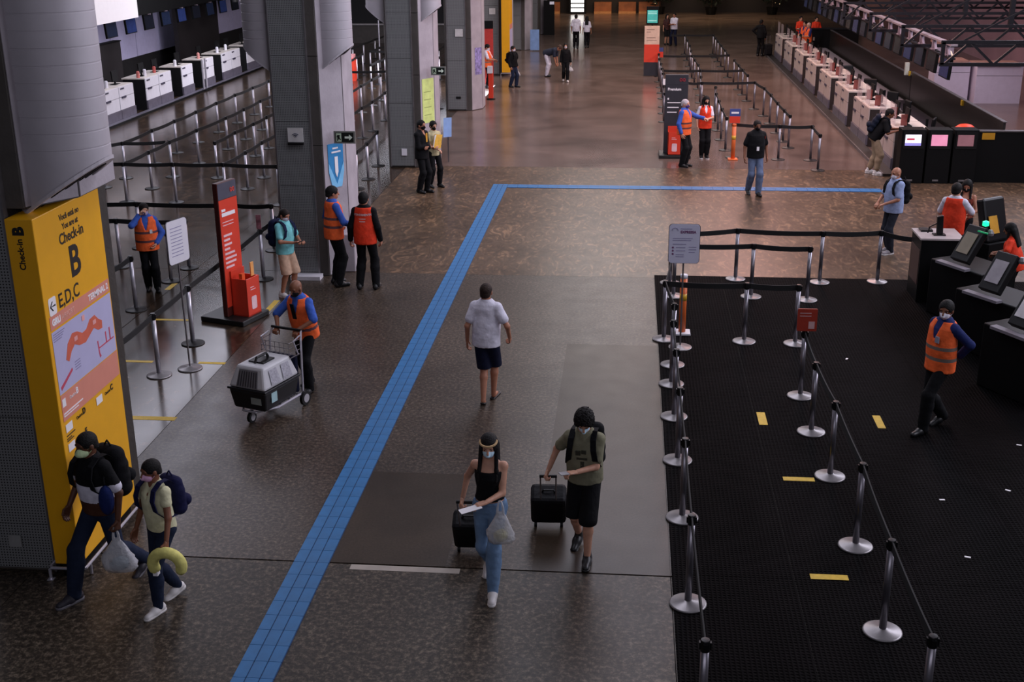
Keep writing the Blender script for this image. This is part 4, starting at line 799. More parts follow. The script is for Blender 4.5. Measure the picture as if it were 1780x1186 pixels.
def person(label, loc, H, face, sex='m', h=.018, skinm=None, lean=0, feet=((-.09, .0, 0), (.09, .0, 0)), hands=((-.235, .03, .87), (.235, .03, .87)), poles=((-.5, -1, 0), (.5, -1, 0)),
           head=(0, 0), shirt=None, pants=None, shoes=None, vest=None, hair=('short', '#15110f'), mask=None, bulk=1., curl=(.5, .5), group=None, handdir=(None, None), twist=0, shoe_pitch=(0, 0), seat=None):
    """local frame: +Y forward, +X the person's right; lengths given for a 1.75 m person and scaled"""
    s = H/1.75; e = thing('person', label, 'person', (loc[0], loc[1], loc[2] if len(loc) > 2 else 0), PI+math.radians(face), group); e.scale = (s, s, s)
    skinm = skinm or skin('tan', '#b07a5e'); f = .93 if sex == 'f' else 1.0
    ank = [np.array((x, y, z+.075)) for x, y, z in feet]; thigh, shin = .435, .435; hipw = .085
    pz = .97
    for (sg, A) in ((-1, ank[0]), (1, ank[1])):
        d2 = (A[0]-sg*hipw)**2+A[1]**2; pz = min(pz, A[2]+math.sqrt(max(.1, (.864)**2-d2)))
    if seat: pz = seat
    pz += .02
    P0 = np.array((0, 0, pz)); la = math.radians(lean); U = np.array((0, math.sin(la), math.cos(la))); tw = math.radians(twist)
    X = np.array((math.cos(tw), math.sin(tw), 0)); Y = np.cross(U, X); prof = np.array(PROF[sex]); prof[:, 1] *= (1+(bulk-1)*.6); prof[:, 2] *= bulk
    pr2 = prof.copy(); am, bm_ = (.172, .132) if sex == 'm' else (.156, .124); lowm = pr2[:, 0] < .25; pr2[lowm, 1] = np.maximum(pr2[lowm, 1], am*(1+(bulk-1)*.6)); pr2[lowm, 2] = np.maximum(pr2[lowm, 2], bm_*bulk); pr2[0, 0] = -.2
    T = (P0, X, Y, U, prof); TL = (P0, X, Y, U, pr2); loc_ = lambda x, y, u: P0+X*x+Y*y+U*u
    shw = .152*f; su = .432 if sex == 'm' else .418; sh = [loc_(-shw, -.012, su), loc_(shw, -.012, su)]
    hip = [P0+np.array((-hipw, 0, -.04)), P0+np.array((hipw, 0, -.04))]
    knees = []; elb = []; wri = []
    for i in (0, 1):
        kd = (0, 1, .1) if not seat else (0, 1, .8); k_, t_ = ik(hip[i], ank[i], thigh, shin, kd); knees.append(k_); ank[i] = t_
        x_, t_ = ik(sh[i], hands[i], .29*f, .255*f, poles[i]); elb.append(x_); wri.append(t_)
    neck = loc_(0, -.012, .51); hy, hp = math.radians(head[0]), math.radians(head[1])   # + yaw: to the person's left, + pitch: down
    hyt = hy+tw; fwd = N_((-math.sin(hyt)*math.cos(hp), math.cos(hyt)*math.cos(hp), -math.sin(hp))); rgt = N_((math.cos(hyt), math.sin(hyt), 0)); upv = np.cross(rgt, fwd)
    HC = neck+N_(U+np.array((0, 0, .6)))*.125+fwd*.022; Fr = (rgt, fwd, upv); hl = lambda x, y, z: HC+rgt*x+fwd*y+upv*z
    allp = np.array([*sh, *hip, *knees, *ank, *elb, *wri, HC, neck]); lo = allp.min(0)-.24; hi = allp.max(0)+.24; lo[2] = max(lo[2], -.03)
    ar = (.047*f, .038*f, .037*f, .026*f); lr = (.082, .056, .054, .036)
    # ---- skin, one mesh
    B = Field(lo, hi, h); B.torso(T, -.006)
    for i in (0, 1):
        B.cap(sh[i], elb[i], ar[0], ar[1]); B.cap(elb[i], wri[i], ar[2], ar[3]); B.cap(sh[i], sh[i], .052*f, .052*f, .02)
        B.cap(hip[i], knees[i], lr[0], lr[1]); m = knees[i]+(ank[i]-knees[i])*.3+np.array((0, -.012, 0)); B.cap(knees[i], m, .054, .054); B.cap(m, ank[i], .054, .034)
        pt = math.radians(shoe_pitch[i]); ft = np.array((.1*(1 if i else -1), math.cos(pt), -math.sin(pt))); uf_ = np.array((0, math.sin(pt), math.cos(pt))); B.cap(ank[i]-uf_*.035, ank[i]+ft*.13-uf_*.045, .034, .024)
    B.cap(neck-U*.05, HC-upv*.03, .058*f, .052*f, .03); B.ell(hl(0, -.008, .02), (.07, .088, .08), Fr)
    V, F = B.mesh(); Vs, Fs = [V], [F]; no = len(V)
    hh = min(h*.55, .008); Hd = Field(HC-.17, HC+.17, hh)
    Hd.ell(hl(0, -.012, .03), (.076, .097, .088), Fr); Hd.ell(hl(0, .018, -.045), (.057, .070, .068), Fr, .03); Hd.cap(hl(0, .088, .012), hl(0, .108, -.022), .009, .013, .015)
    Hd.cap(hl(0, -.03, -.03), neck, .055*f, .06*f, .03); Hd.ell(hl(-.077, -.008, -.005), (.012, .022, .032), Fr, .008); Hd.ell(hl(.077, -.008, -.005), (.012, .022, .032), Fr, .008)
    Hd.cap(hl(-.02, .085, -.062), hl(.02, .085, -.062), .008, .008, .012); Hd.cap(hl(-.04, .074, .03), hl(.04, .074, .03), .010, .010, .015)
    V, F = Hd.mesh(); Vs.append(V); Fs.append(F+no); no += len(V)
    ha = min(h*.5, .0075); hk = []
    for i in (0, 1):
        sg = -1 if i == 0 else 1; fd = N_(wri[i]-elb[i])
        if handdir[i] is not None: fd = N_(handdir[i])
        pn = np.array((-sg, .15, 0.)) if abs(fd[2]) > .6 else np.array((0, 0, -1.)); pn = N_(pn-fd*(pn@fd)); sd = np.cross(fd, pn); th = N_(np.array((0, 1, .3))-fd*(np.array((0, 1, .3))@fd)-0) if abs(fd[2]) > .6 else np.array((-sg*.9, 0, .3)); sd = sd if sd@th > 0 else -sd
        W = wri[i]; Fh = Field(W+fd*.09-.15, W+fd*.09+.15, ha); c_ = curl[i]; kn = W+fd*.085
        for q in (-1.5, -.5, .5, 1.5): Fh.cap(W+fd*.01+sd*q*.011, kn+sd*q*.019, .016, .012, .012)
        for q, L in ((-1.5, .062), (-.5, .076), (.5, .083), (1.5, .074)):
            p = kn+sd*q*.020; a1 = .45*c_*2.2
            for j in range(3):
                d = fd*math.cos(a1)+pn*math.sin(a1); p2 = p+d*L*(.45, .32, .26)[j]; Fh.cap(p, p2, .0095, .0085, .004); p = p2; a1 += .75*c_*1.6
        t0 = W+fd*.025+sd*.022; t1 = t0+N_(fd*.6+sd*.7+pn*.3)*.045; t2 = t1+N_(fd+sd*.15+pn*.5*c_*2)*.05; Fh.cap(t0, t1, .014, .011, .01); Fh.cap(t1, t2, .011, .009, .006)
        V, F = Fh.mesh(); Vs.append(V); Fs.append(F+no); no += len(V); hk.append((kn+pn*.03, fd, pn, sd))
    to_obj('body', np.concatenate(Vs), np.concatenate(Fs), skinm, e)
    # ---- clothes
    if pants:
        c, frac, inf = pants[:3]; G = Field(lo, hi, h); G.torso(T, min(inf, .012), -.14, .045)
        for i in (0, 1):
            G.cap(hip[i], knees[i], lr[0]+min(inf, .011), lr[1]+inf+(.022 if frac < .75 else .0), .03)
            if frac > .55:
                tt = (frac-.5)*2; a2 = knees[i]+(ank[i]-knees[i])*min(tt, 1.0); G.cap(knees[i], a2, lr[1]+inf, (.052 if sex == 'm' else .044)+inf, .03); mc = knees[i]+(ank[i]-knees[i])*.3+np.array((0, -.014, 0)); G.cap(knees[i], mc, .060+inf, .062+inf, .03); G.cap(mc, knees[i]+(ank[i]-knees[i])*.75+np.array((0, -.006, 0)), .062+inf, .05+inf, .03)
        if frac <= .55:
            for i in (0, 1):
                d = N_(knees[i]-hip[i]); 
            zc = min(knees[0][2], knees[1][2]); G.plane((0, 0, max(knees[0][2], knees[1][2])*.5+zc*.5+.0-.02), (0, 0, -1))
        else: G.plane((0, 0, .035+min(feet[0][2], feet[1][2])), (0, 0, -1))
        V, F = G.mesh(); to_obj('shorts' if frac <= .55 else 'trousers', V, F, c, e)
    if shirt:
        c, sl_, inf = shirt[:3]; opt = shirt[3] if len(shirt) > 3 else {}; nk0 = opt.get('neck', 'crew'); G = Field(lo, hi, h)
        hem = opt.get('hem', -.09); G.torso(TL if nk0 != 'tank' else T, inf, hem, opt.get('top', 9))
        for i in (0, 1):
            if sl_ > 0:
                G.cap(sh[i], sh[i], .050*f+inf, .050*f+inf, .02); p = sh[i]+(elb[i]-sh[i])*min(sl_, 1); G.cap(sh[i], p, ar[0]+inf+.001, ar[1]+inf+(.010 if sl_ < 1 else .002), .02)
                if sl_ > 1: G.cap(elb[i], elb[i]+(wri[i]-elb[i])*min(sl_-1, 1), ar[2]+inf+.003, ar[3]+inf+.006, .02)
        nk = opt.get('neck', 'crew')
        if nk == 'crew': G.cap(loc_(0, .0, .545), loc_(0, .02, .6), .062, .1, op='s')
        elif nk == 'v': G.cap(loc_(0, .0, .545), loc_(0, .02, .6), .062, .1, op='s'); G.cap(loc_(0, .14, .34), loc_(0, .10, .52), .004, .07, op='s')
        elif nk == 'collar': G.cap(loc_(0, -.01, .50), loc_(0, -.005, .535), .068, .062, .01); G.cap(loc_(0, .0, .56), loc_(0, .0, .65), .05, .06, op='s')
        elif nk == 'tank':
            G.cap(loc_(-.09, .09, .385), loc_(-.085, -.06, .47), .016, .016, .008); G.cap(loc_(.09, .09, .385), loc_(.085, -.06, .47), .016, .016, .008)
        V, F = G.mesh(); parts = opt.get('bands')
        if parts:   # coloured sections of the garment, split along the torso
            cu = ((V[F].mean(1)-P0)@U); prev = -9; 
            for nm, top_, m_ in parts:
                sel = (cu > prev) & (cu <= top_); prev = top_; ids, inv = np.unique(F[sel], return_inverse=True)
                if len(ids): to_obj(nm, V[ids], inv.reshape(-1, 4), m_, e)
        else: to_obj('shirt', V, F, c, e)
    vo = None
    if vest:
        c, bands = vest[0], vest[1]; inf = .028; G = Field(lo, hi, min(h, .014)); G.torso(TL, inf, -.13, .505)
        for i in (0, 1):
            o_ = sh[i]+X*(.035 if i else -.035); G.cap(o_+np.array((0, 0, .02)), o_-U*.10+X*(.05 if i else -.05), .055, .05, op='s')
        G.cap(loc_(0, .0, .545), loc_(0, .02, .62), .078, .11, op='s'); G.cap(loc_(0, .17, .25), loc_(0, .12, .52), .004, .075, op='s')
        V, F = G.mesh()
        cu = ((V[F].mean(1)-P0)@U); bd = np.zeros(len(F), bool)
        for b0 in bands: bd |= (cu > b0) & (cu < b0+.045)
        ids, inv = np.unique(F[~bd], return_inverse=True); vo = to_obj('vest', V[ids], inv.reshape(-1, 4), c, e)
        if bd.any(): ids, inv = np.unique(F[bd], return_inverse=True); to_obj('reflective_band', V[ids], inv.reshape(-1, 4), vest[2], vo)
    # ---- shoes
    if shoes:
        for i in (0, 1):
            A = np.array(feet[i], float); pt = math.radians(shoe_pitch[i]); A = np.array((ank[i][0], ank[i][1], ank[i][2]-.075)); fo = np.array((.10*(1 if i else -1), math.cos(pt), -math.sin(pt))); fo = N_(fo); uf = N_(np.cross(np.array((1, 0, 0)), fo)); w = lambda y, z: A+fo*y+uf*z
            if shoes[1] == 'flip':
                S = Field(A-.22, A+.27, .008); S.cap(w(-.05, .012), w(.17, .012), .038, .045, .02); S.plane(w(0, .022), uf); S.plane(w(0, .0), -uf); V, F = S.mesh(); to_obj('flip_flop', V, F, shoes[0], e); continue
            S = Field(A-.22, A+.28, max(.009, h*.6)); S.cap(w(-.045, .045), w(.06, .05), .046, .046, .02); S.cap(w(.05, .04), w(.165, .03), .044, .036, .03); S.cap(w(-.03, .06), w(-.015, .115), .046, .042, .02); S.plane(w(0, .0), -uf)
            V, F = S.mesh(); so = to_obj('shoe', V, F, shoes[0], e)
            if shoes[1]:
                S = Field(A-.22, A+.28, .009); S.cap(w(-.045, .02), w(.165, .02), .050, .043, .02); S.plane(w(0, .026), uf); S.plane(w(0, -.004), -uf); V, F = S.mesh(); to_obj('sole', V, F, shoes[1], so)
    # ---- hair, mask, eyes
    if hair:
        kind, hc = hair; hm = mat('hair_'+hc, hc, .7, var=.3, scale=30, bump=.3, bscale=60, spec=.25)
        if kind != 'bald':
            th = {'short': .012, 'long': .016, 'curly': .03, 'crop': .007, 'up': .015}[kind]; G = Field(HC-.24-(np.array((0, 0, .25)) if kind == 'long' else 0), HC+.22, hh if kind != 'curly' else .01)
            G.ell(hl(0, -.016, .032), (.076+th, .097+th, .088+th), Fr); G.ell(hl(0, -.06, -.03), (.066+th*.6, .05+th, .06), Fr, .02)
            G.ell(hl(0, .125, -.04), (.10, .09, .122), Fr, op='s'); G.ell(hl(0, .06, -.10), (.12, .10, .085), Fr, op='s')
            if kind in ('short', 'crop', 'curly'): G.plane(hl(0, -.1, -.062), N_(-upv+fwd*.42)); G.ell(hl(.085, .01, -.035), (.02, .03, .045), Fr, op='s'); G.ell(hl(-.085, .01, -.035), (.02, .03, .045), Fr, op='s')
            if kind == 'long':
                bk = loc_(0, -.11, .33)
                for q in (-.05, 0, .05): G.cap(hl(q, -.075, -.02), bk+X*q*1.2, .05, .035, .03)
                for q in (-1, 1): G.cap(hl(q*.075, .0, -.01), loc_(q*.085, .075, .40), .024, .020, .02); G.cap(loc_(q*.085, .075, .40), loc_(q*.09, .115, .30), .02, .012, .02)
            V, F = G.mesh()
            if kind == 'curly': V = V+rng.normal(size=V.shape)*.004
            to_obj('hair', V, F, hm, e)
    if mask:
        G = Field(HC-.16, HC+.16, hh); G.ell(hl(0, .022, -.043), (.061, .078, .066), Fr); G.cap(hl(0, .09, -.01), hl(0, .105, -.045), .014, .016, .02)
        if len(mask) > 1 and mask[1] == 'cup': G.ell(hl(0, .075, -.045), (.042, .05, .045), Fr, .02)
        G.plane(hl(0, 0, .004), upv); G.plane(hl(0, .025, 0), -fwd); V, F = G.mesh(); mo = to_obj('face_mask', V, F, mask[0], e)
        q = MB()
        for sg in (-1, 1): q.tube([hl(sg*.058, .035, -.012), hl(sg*.082, -.012, .0)], .003, 4); q.tube([hl(sg*.055, .035, -.065), hl(sg*.082, -.014, -.022)], .003, 4)
        q.build('ear_loops', mask[0], mo)['kind'] = 'stuff'
    q = MB(); b = MB()
    for sg in (-1, 1):
        c = hl(sg*.031, .074, .006); q.add([c+rgt*.012*math.cos(t)*math.cos(p)+fwd*.008*math.sin(p)+upv*.006*math.sin(t)*math.cos(p) for p in (0, .6, 1.2) for t in np.linspace(0, 2*PI, 9)[:-1]], [(i*8+k, i*8+(k+1) % 8, i*8+8+(k+1) % 8, i*8+8+k) for i in range(2) for k in range(8)]+[tuple(16+k for k in range(8))])
        b.tube([hl(sg*.016, .087, .026), hl(sg*.032, .086, .031), hl(sg*.048, .073, .026)], .0032, 5)
    q.build('eyes', mat('eye_dark', '#1a120e', .25), e); b.build('eyebrows', mat('brow_dark', '#1d1512', .7), e)
    e['_'] = 0; del e['_']
    W4 = Matrix.Translation(e.location) @ Matrix.Rotation(PI+math.radians(face), 4, 'Z') @ Matrix.Diagonal((s, s, s, 1))
    return dict(e=e, M=W4, s=s, hands=[W4 @ Vector(k[0]) for k in hk], loc=loc_, T=T, vest=vo, HC=HC, hl=hl, wri=wri, hk=hk)
def wp(p, x, y, u): return p['M'] @ Vector(p['loc'](x, y, u))     # torso-frame point to world
def vest_text(p, lines, m):
    vo = p['vest']; bv = BVHTree.FromPolygons([v.co for v in vo.data.vertices], [tuple(f.vertices) for f in vo.data.polygons]); P0, X, Y, U, _ = p['T']; X, Y, U = Vector(X), Vector(Y), Vector(U); out = []
    for body, size, u, bold in lines:
        o = text(body, size, m, p['e'], (0, 0, 0), XA, YA, 'CENTER', bold)
        for v in o.data.vertices:
            st = Vector(P0)+X*v.co.x+U*(u+v.co.y)-Y*.5; hit = bv.ray_cast(st, Y)[0]; v.co = (hit if hit else st+Y*.37)-Y*.004
        o.parent = vo
# ---- carried things
def backpack(p, label, m, w=.30, hgt=.44, d=.17, straps=True, dx=0):
    e = thing('backpack', label, 'backpack', (0, 0, 0)); e.matrix_world = p['M']; L = p['loc']
    X, Y, U = p['T'][1], p['T'][2], p['T'][3]; c = L(dx, -.13-d*.5, .27); F_ = Field(c-.45, c+.45, .014); Fr = (X, Y, U)
    for zz in (-.32, -.1, .1, .30): F_.cap(c+X*(-w/2+d*.45)+U*zz*hgt*1.1, c+X*(w/2-d*.45)+U*zz*hgt*1.1, d*.5*(1 if zz < .2 else .85), d*.5*(1 if zz < .2 else .85), .04)
    V, F = F_.mesh(); b = to_obj('bag_body', V, F, m, e)
    F_ = Field(c-.45, c+.45, .014); F_.cap(c-Y*d*.5+X*(-w*.25)-U*.10, c-Y*d*.5+X*w*.25-U*.10, .07, .07, .03); V, F = F_.mesh(); to_obj('front_pocket', V, F, m, b)
    q = MB(); q.tube([c+U*hgt*.5-X*.04, c+U*(hgt*.5+.05), c+U*hgt*.5+X*.04], .01, 6); q.build('grab_handle', m, e)
    if straps:
        for sg in (-1, 1):
            q = MB(); pts = [L(sg*.10, -.17, .44), L(sg*.105, -.10, .515), L(sg*.11, .0, .525), L(sg*.115, .10, .47), L(sg*.125, .145, .37), L(sg*.14, .135, .25), L(sg*.165, .05, .14), L(sg*.13, -.12, .10)]
            vs = [];  n = len(pts)
            for pt in pts: pt = np.array(pt); vs += [pt-X*.03, pt+X*.03, pt+X*.03+Y*.012+U*.008, pt-X*.03+Y*.012+U*.008]
            q.add(vs, [(i*4+k, i*4+(k+1) % 4, i*4+4+(k+1) % 4, i*4+4+k) for i in range(n-1) for k in range(4)]+[(3, 2, 1, 0), tuple(4*(n-1)+k for k in range(4))]); q.build('shoulder_strap', m, e)
    return e
def phone(p, i, label, off=(0, 0, 0), m=None, sz=(.037, .075, .005), name='phone', cat='phone'):
    kn, fd, pn, sd = p['hk'][i]; e = thing(name, label, cat); e.matrix_world = p['M']; c = Vector(kn)+Vector(fd)*.03+Vector(off)
    q = MB(); q.obox(c, Vector(sd)*sz[0], Vector(fd)*sz[1], Vector(pn)*sz[2]); q.build('body', m or BLACK, e, bevel=.003)
    if not m: q = MB(); q.obox(c-Vector(pn)*(sz[2]+.001), Vector(sd)*sz[0]*.9, Vector(fd)*sz[1]*.9, Vector(pn)*.001); q.build('screen', mat('phone_screen', '#2a2d38', .2), e)
    return e
PLAST = mat('thin_plastic', '#d6d6da', .35, alpha=.6, var=.1, bump=.8, bscale=14)
def plastic_bag(label, top, hgt, w, content=None):
    e = thing('plastic_bag', label, 'bag', tuple(top)); m = MB(); n = 18; rows = 9; vs = []
    for j in range(rows):
        t = j/(rows-1); rad = (.02+w*.5*min(1, t*1.5)**.8)*(1 if t < .9 else .85)
        for k in range(n):
            a = 2*PI*k/n; rr = rad*(1+.10*math.sin(3*a+j)*(1-t*.3)+.06*math.sin(7*a+2*j)); vs.append((rr*math.cos(a), rr*.55*math.sin(a), -.10-t*(hgt-.10)))
    m.add(vs, [(j*n+k, j*n+(k+1) % n, (j+1)*n+(k+1) % n, (j+1)*n+k) for j in range(rows-1) for k in range(n)]+[tuple((rows-1)*n+k for k in range(n))]); m.build('sack', PLAST, e, smooth=True)
    for sg in (-1, 1): q = MB(); q.tube([(sg*.03, 0, -.16), (sg*.025, 0, -.06), (sg*.012, 0, .005), (0, 0, .012)], [.016, .012, .008, .006], 6); q.build('handle', PLAST, e, smooth=True)
    if content: q = MB(); q.lathe([(.01, 0), (w*.3, .02), (w*.32, .07), (w*.2, .1)], 10, (0, 0, -hgt+.012)); q.build('contents', content, e, smooth=True)
    return e
def suitcase(label, x, y, rz, top=None, w=.40, hgt=.56, d=.24, tilt=.45, group=None, mark=False):
    e = thing('suitcase', label, 'suitcase', (x, y, 0), rz, group); e.rotation_euler = (-tilt, 0, rz); e.location.z = .05; m = fabric('case_black', '#0e0e12', .6)
    MB().box((-w/2, -d/2, .05), (w/2, d/2, .05+hgt)).build('shell', m, e, bevel=.04); MB().box((-w/2+.04, -d/2-.035, .1), (w/2-.04, -d/2, .05+hgt*.72)).build('front_pocket', m, e, bevel=.02)
    q = MB(); q.tube([(-.08, d/2-.03, hgt), (-.08, d/2-.03, hgt+.46), (.08, d/2-.03, hgt+.46), (.08, d/2-.03, hgt)], .010, 6); q.build('pull_handle', DKSTEEL, e)
    q = MB(); q.tube([(-.09, d/2-.03, hgt+.46), (.09, d/2-.03, hgt+.46)], .018, 8); q.build('grip', BLACK, e)
    for sg in (-1, 1): q = MB(); q.tube([(sg*(w/2-.05)-.015, d/2-.02, .04), (sg*(w/2-.05)+.015, d/2-.02, .04)], .04, 12); q.build('wheel', BLACK, e)
    q = MB(); q.tube([(-.07, 0, hgt+.05), (-.05, 0, hgt+.085), (.05, 0, hgt+.085), (.07, 0, hgt+.05)], .012, 6); q.build('carry_handle', BLACK, e)
    if mark: q = MB(); q.plate((0, -d/2-.036, hgt*.66), XA, ZA, [(.05*math.cos(t), .04*math.sin(t)) for t in np.linspace(0, PI, 9)], .003); q.build('badge', WINK, e)
    return e
# ================================================================ the people in the hall
SK = {'dark': skin('dark', '#5a3726'), 'brown': skin('brown', '#7d503a'), 'tan': skin('tan', '#a8735a'), 'fair': skin('fair', '#c4937a')}
ORANGE = fabric('vest_orange', '#f56834', .7); REDV = fabric('vest_red', '#df3d22', .7); BAND = mat('reflective', '#6a4a50', .35, .3); BANDG = mat('reflective_grey', '#8d8078', .35, .3)
BLK = fabric('black', '#0d0d10'); NAVY = fabric('navy', '#11152b'); JEAN = fabric('denim_dark', '#1a2338'); JEANL = fabric('denim_blue', '#6b86a6'); WHT = fabric('white', '#d2cfdc'); BSH = fabric('blue_shirt', '#3b5cb0'); NVS = fabric('navy_shirt', '#202a5c')
MBLK = fabric('mask_black', '#0e0e12'); MWH = fabric('mask_white', '#dcd8e4'); MBL = fabric('mask_blue', '#c2e0f0'); SHB = mat('shoe_black', '#0f0f11', .45); SHW = mat('shoe_white', '#d8d4d2', .55)
NEAR = .011; MID = .014; FAR = .02
# 1, 2: the couple at lower left
p = person('man with striped black and white shirt and green mask carrying a plastic bag', (-5.0, 10.05), 1.79, -24, 'm', NEAR, SK['dark'], lean=5, feet=((-.07, -.40, .05), (.08, .36, 0)), shoe_pitch=(28, 0), hands=((-.27, .04, .80), (.30, .10, .84)), head=(-8, 8),
    shirt=(BLK, .75, .016, {'hem': -.05, 'bands': [('shirt_hem', .10, fabric('brown_hem', '#4a2c20')), ('shirt_middle', .27, WHT), ('shirt_top', 9, BLK)]}), pants=(JEAN, 1.0, .014), shoes=(mat('shoe_slate', '#2a2730', .5), mat('sole_grey', '#6d6a70', .5)), hair=('crop', '#0d0b0a'), mask=(fabric('mask_green', '#c5d9a8'), 'cup'), curl=(.85, .4))
backpack(p, 'black backpack on the man carrying a plastic bag', fabric('pack_black', '#0c0c10'), .34, .5, .2)
plastic_bag('white plastic bag hanging from the hand of the man with the striped shirt', p['hands'][0], .44, .30, mat('bag_teal', '#4a6a78'))
e = thing('blue_cushion', 'dark blue cushion at the hip of the man with the striped shirt', 'cushion'); e.matrix_world = p['M']; c = p['loc'](-.20, .07, .13); Fd = Field(c-.3, c+.3, .014); Fd.ell(c, (.07, .07, .15)); V, F = Fd.mesh(); to_obj('cover', V, F, fabric('cushion_blue', '#172458'), e); MB().box(Vector(c)+Vector((-.005, -.01, .16)), Vector(c)+Vector((.005, .01, .24))).build('loop', BLK, e)
p = person('woman in a cream top with a pink mask holding a yellow neck pillow', (-4.30, 9.80), 1.58, -28, 'f', NEAR, SK['brown'], lean=4, feet=((-.06, .20, 0), (.06, -.18, .03)), shoe_pitch=(0, 18), hands=((-.30, .20, .84), (.25, .12, .87)), head=(-12, 8),
    shirt=(fabric('cream', '#cfcba6'), .42, .013, {'hem': -.03, 'neck': 'v'}), pants=(JEAN, 1.0, .008), shoes=(SHW, SHW), hair=('crop', '#100d0c'), mask=(fabric('mask_pink', '#dcaac9'),), curl=(.9, .4))
backpack(p, 'navy backpack on the woman in the cream top', fabric('pack_navy', '#14163a'), .30, .42, .17)
h0 = p['hands'][0]; e = thing('neck_pillow', 'pale yellow U-shaped neck pillow in the hand of the woman in cream', 'pillow', (h0.x+.03, h0.y-.02, h0.z-.03)); q = MB(); a = np.linspace(-2.2, 2.2, 19); q.tube([(.135*math.sin(t)+.0, -.02*math.cos(t), .135*math.cos(t)-.11) for t in a], [.04]+[.054]*17+[.04], 14); q.build('cushion', fabric('pillow_yellow', '#d9d27c'), e, smooth=True); q = MB(); q.box((-.135, -.03, -.22), (-.09, .03, -.17)); q.build('tag', WINK, e)
# 3, 4: the couple with suitcases
p = person('woman in a black tank top and blue jeans with a mask reading a paper', (-1.25, 10.42), 1.68, -4, 'f', NEAR, SK['fair'], lean=1, feet=((-.07, .28, 0), (.06, -.26, .05)), shoe_pitch=(0, 25), hands=((-.02, .30, 1.07), (.30, -.10, .90)), poles=((-.8, -1, -.6), (.4, -1, 0)), head=(4, 12),
    shirt=(BLK, 0, .010, {'hem': .06, 'neck': 'tank', 'top': .385}), pants=(JEANL, 1.0, .012), shoes=(SHW, SHW), hair=('long', '#0e0b0b'), mask=(MBL,), curl=(.35, .9), handdir=((.8, .5, -.1), None))
q = MB(); q.tube([p['hl'](.082*math.cos(t), .02+.09*math.sin(t), .072) for t in np.linspace(-.3, PI+.3, 15)], .012, 6); q.build('head_band', fabric('bandana', '#b99a72'), p['e'])
phone(p, 0, 'white folded paper in the hand of the woman in the tank top', (.04, .06, .02), WINK, (.05, .11, .002), 'paper', 'paper')
wr = p['M'] @ Vector(p['wri'][0]); plastic_bag('clear plastic bag with fruit hanging from the arm of the woman in the tank top', wr+Vector((.13, .02, 0)), .42, .22, mat('fruit_yellow', '#b9b046', var=.6, scale=30))
def tow(p, i, label, ax, dist=.52, **k):
    hnd = p['hands'][i]; d = Vector((math.sin(ax), math.cos(ax), 0)); b = hnd+d*dist; return suitcase(label, b.x, b.y, math.atan2(d.x, -d.y), tilt=.5, **k)
tow(p, 1, 'black suitcase towed by the woman in the tank top', -.02, .62, w=.34, hgt=.40)
p = person('man in an olive t-shirt looking down at his phone and towing a suitcase', (-.36, 11.08), 1.69, -10, 'm', NEAR, SK['fair'], lean=6, feet=((-.08, .20, 0), (.10, -.20, .04)), shoe_pitch=(0, 20), hands=((.02, .32, 1.10), (.40, -.04, .92)), poles=((-.9, -1, -.4), (.6, -1, 0)), head=(8, 38),
    shirt=(fabric('olive', '#7c7963'), .7, .016, {'hem': -.06}), pants=(BLK, .5, .022), shoes=(SHB, SHB), hair=('curly', '#120e0d'), mask=(MBL,), curl=(.6, .9), handdir=((.7, .6, .1), None), bulk=1.05)
P0, X, Y, U, _ = p['T']
q = MB(); 
for a, b, c, d in ((-.05, .33, .0, .37), (.01, .31, .06, .36), (-.06, .26, .05, .28), (-.03, .17, .01, .24)): q.obox(Vector(p['loc']((a+c)/2, .153, (b+d)/2)), Vector(X)*(c-a)/2, Vector(U)*(d-b)/2, Vector(Y)*.006)
q.build('shirt_print', fabric('olive_dark', '#3a392f'), p['e'])
backpack(p, 'black backpack worn by the man in the olive t-shirt', fabric('pack_black', '#0c0c10'), .34, .48, .18); phone(p, 0, 'pale phone in the hand of the man in the olive t-shirt', (0, 0, .03), mat('phone_pale', '#a9a6a8', .3))
tow(p, 1, 'black suitcase with a small white badge towed by the man in olive', -.05, .58, w=.38, hgt=.43, mark=True)
# 5: man in white tee
p = person('man in a white t-shirt and navy shorts walking away in flip-flops', (-1.83, 15.15), 1.72, 172, 'm', NEAR, SK['tan'], lean=2, feet=((-.03, -.10, .0), (.05, .16, .0)), shoe_pitch=(18, 0), hands=((-.27, .0, .87), (.30, .10, .93)), poles=((-.4, -1, 0), (.7, -1, 0)), shirt=(WHT, .62, .024, {'hem': -.11}), pants=(fabric('shorts_navy', '#12172e'), .5, .02), shoes=(SHB, 'flip'), hair=('crop', '#2a1d17'), curl=(.4, .7))
# 6: porter with luggage cart
cartrz = PI+math.radians(-20)
p = person('bald porter in an orange vest and blue shirt pushing a cart with a pet carrier', (-4.38, 15.42), 1.70, -20, 'm', NEAR, SK['brown'], lean=14, feet=((-.10, .12, 0), (.10, -.18, 0)), hands=((-.17, .40, 1.05), (.17, .40, 1.05)), poles=((-1, -.7, .2), (1, -.7, .2)), head=(-4, 18), shirt=(BSH, .95, .014, {'neck': 'collar'}), pants=(BLK, 1.0, .014), shoes=(SHB, None), vest=(ORANGE, [.02], BAND), hair=('bald', '#2a1d17'), mask=(MBLK,), curl=(1.0, 1.0), handdir=((0, .9, -.5), (0, .9, -.5)))
q = MB(); q.obox(Vector(p['loc'](.0, .165, .36)), Vector(p['T'][1])*.03, Vector(p['T'][3])*.12, Vector(p['T'][2])*.006); q.build('scarf_end', MBLK, p['e'])
fwd_ = Vector((math.sin(math.radians(-20)), -math.cos(math.radians(-20)), 0)); cc = Vector((-4.38, 15.42, 0))+fwd_*.86
e = thing('luggage_cart', 'steel luggage cart pushed by the porter in the orange vest', 'cart', tuple(cc), cartrz)
